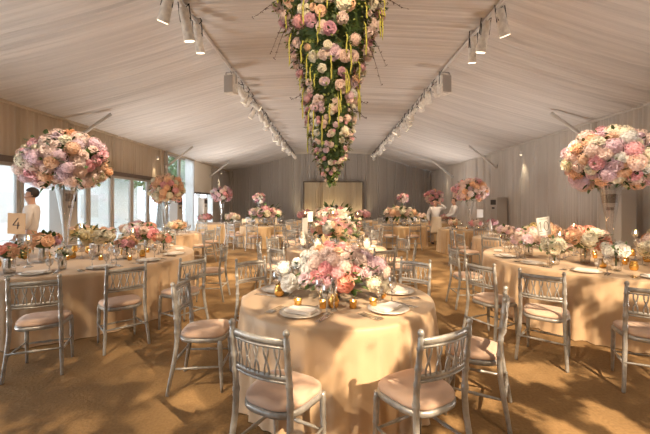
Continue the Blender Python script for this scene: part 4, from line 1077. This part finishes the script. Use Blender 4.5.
    b.v = [(vx, max(vy, (-.075-.0*vz)*s) if vz > 1.70*s else max(vy, .018*s), max(vz, 1.60*s)) for vx, vy, vz in b.v]
    b.build('hair', M['hair'], e)
    b = MB()
    for q in (-1, 1): b.ball((hx*s*.95+q*.03*s, -.088*s, 1.662*s), .009*s, 6, 4)
    b.build('eyes', M['ink'], e)
    b = MB(); b.box((hx*s*.8, -.090*s, 1.595*s), (.042*s,.012*s,.008*s)); b.build('mouth', FL['mauve'], e, smooth=False)
    if apron:
        b = MB(); b.grid(lambda u, v: ((-.2+.4*u)*s*(1+.1*(1-v)), (-.135-.03*cos((u-.5)*pi)-.008*sin(u*20)*(1-v))*s, (.42+.66*v)*s), 14, 8); 
        ap = b.build('apron', M['apron'], e); md = ap.modifiers.new('thick', 'SOLIDIFY'); md.thickness = .008
    return e
person(4.0, 13.45, .0, 1.74, 'waiter in white shirt and pale apron raising one hand to the face',
       {'r': ((-.30,-.03,1.12), (-.27,-.12,.88)), 'l': ((.38,-.12,1.42), (.13,-.20,1.58))}, 'shirt', 'apron', True)
person(4.85, 13.8, -pi/2-.1, 1.80, 'waiter in white shirt seen side-on behind the amber-draped table',
       {'r': ((-.22,-.10,1.12), (-.14,-.32,1.02)), 'l': ((.22,-.10,1.12), (.14,-.32,1.02))}, 'shirt', 'trouser', False)
person(-5.78, 6.75, -pi*.5+.45, 1.86, 'waiter in cream jacket looking down, behind the number 4 card',
       {'r': ((-.25,.0,1.12), (-.15,-.16,.92)), 'l': ((.25,.0,1.12), (.14,-.17,.92))}, 'jacket', 'jacket', False)

# ------------------------------------------------------------------ outside
g = MB(); g.box((-30, 8, -.06), (46, 90, .08)); struct(g.build('ground', M['terrace'], smooth=False))
e = empty('garden_building', (-14.0, 12, 0), 0, 'long white rendered building beyond the glass doors', 'building')
b = MB(); b.box((0,0,1.6), (.4,26,3.2)); b.build('wall', M['extwall'], e, smooth=False)
b = MB(); b.box((0,0,3.26), (.7,26.4,.12)); b.build('roof_edge', M['frame'], e, smooth=False)
for yy in (-3, 3.2, 8):
    b = MB(); b.box((.21,yy,1.4), (.04,1.4,1.3)); b.build('shutter', M['terrace'], e, smooth=False)
def tree(x, y, r, zc, label, seed):
    rnd = random.Random(seed); e = empty('garden_tree', (x, y, -.02), 0, label, 'tree', 'trees beyond the glass doors')
    b = MB(); b.tube([(0,0,0), (.1,.05,zc*.5), (0,0,zc)], [.2,.16,.1], 8); b.build('trunk', M['bark'], e)
    b = MB(); leafball(b, (0,0,zc), r, 1500, rnd, .38, .24, (1,1,.9)); leafball(b, (0,0,zc), r*.75, 700, rnd, .38, .26, (1,1,.9)); b.build('crown', M['foliage'], e)
tree(-11.3, 23.0, 2.3, 4.6, 'leafy green tree seen through the upper part of the full-height window', 1)
tree(-11.6, 28.5, 2.6, 5.0, 'leafy green tree seen at the far side of the full-height window', 2)
tree(-18.2, 21, 2.6, 5.0, 'leafy green tree above the white building roof', 3)
e = empty('patio_umbrella', (-10.2, 9.8, -.02), 0, 'closed blue-grey patio umbrella outside at the left edge', 'umbrella')
b = MB(); b.tube([(0,0,0),(0,0,3.1)], .025, 8); b.lathe([(.001,0),(.25,0),(.25,.06),(.03,.08)], 14); b.build('pole', M['pole'], e)
b = MB(); b.lathe([(.16,1.7),(.22,2.0),(.17,2.5),(.06,3.0),(.01,3.06)], 12); b.build('canopy', M['blue'], e)
e = empty('patio_table', (-10.5, 19, -.02), 0, 'dark round patio table outside the doors', 'table')
b = MB(); b.lathe([(.001,.72),(.6,.72),(.6,.75),(.001,.75)], 20); b.build('tabletop', M['frame'], e)
b = MB(); b.tube([(0,0,0),(0,0,.72)], .04, 8); b.lathe([(.001,0),(.25,0),(.25,.03),(.001,.04)], 14); b.build('pedestal', M['frame'], e)
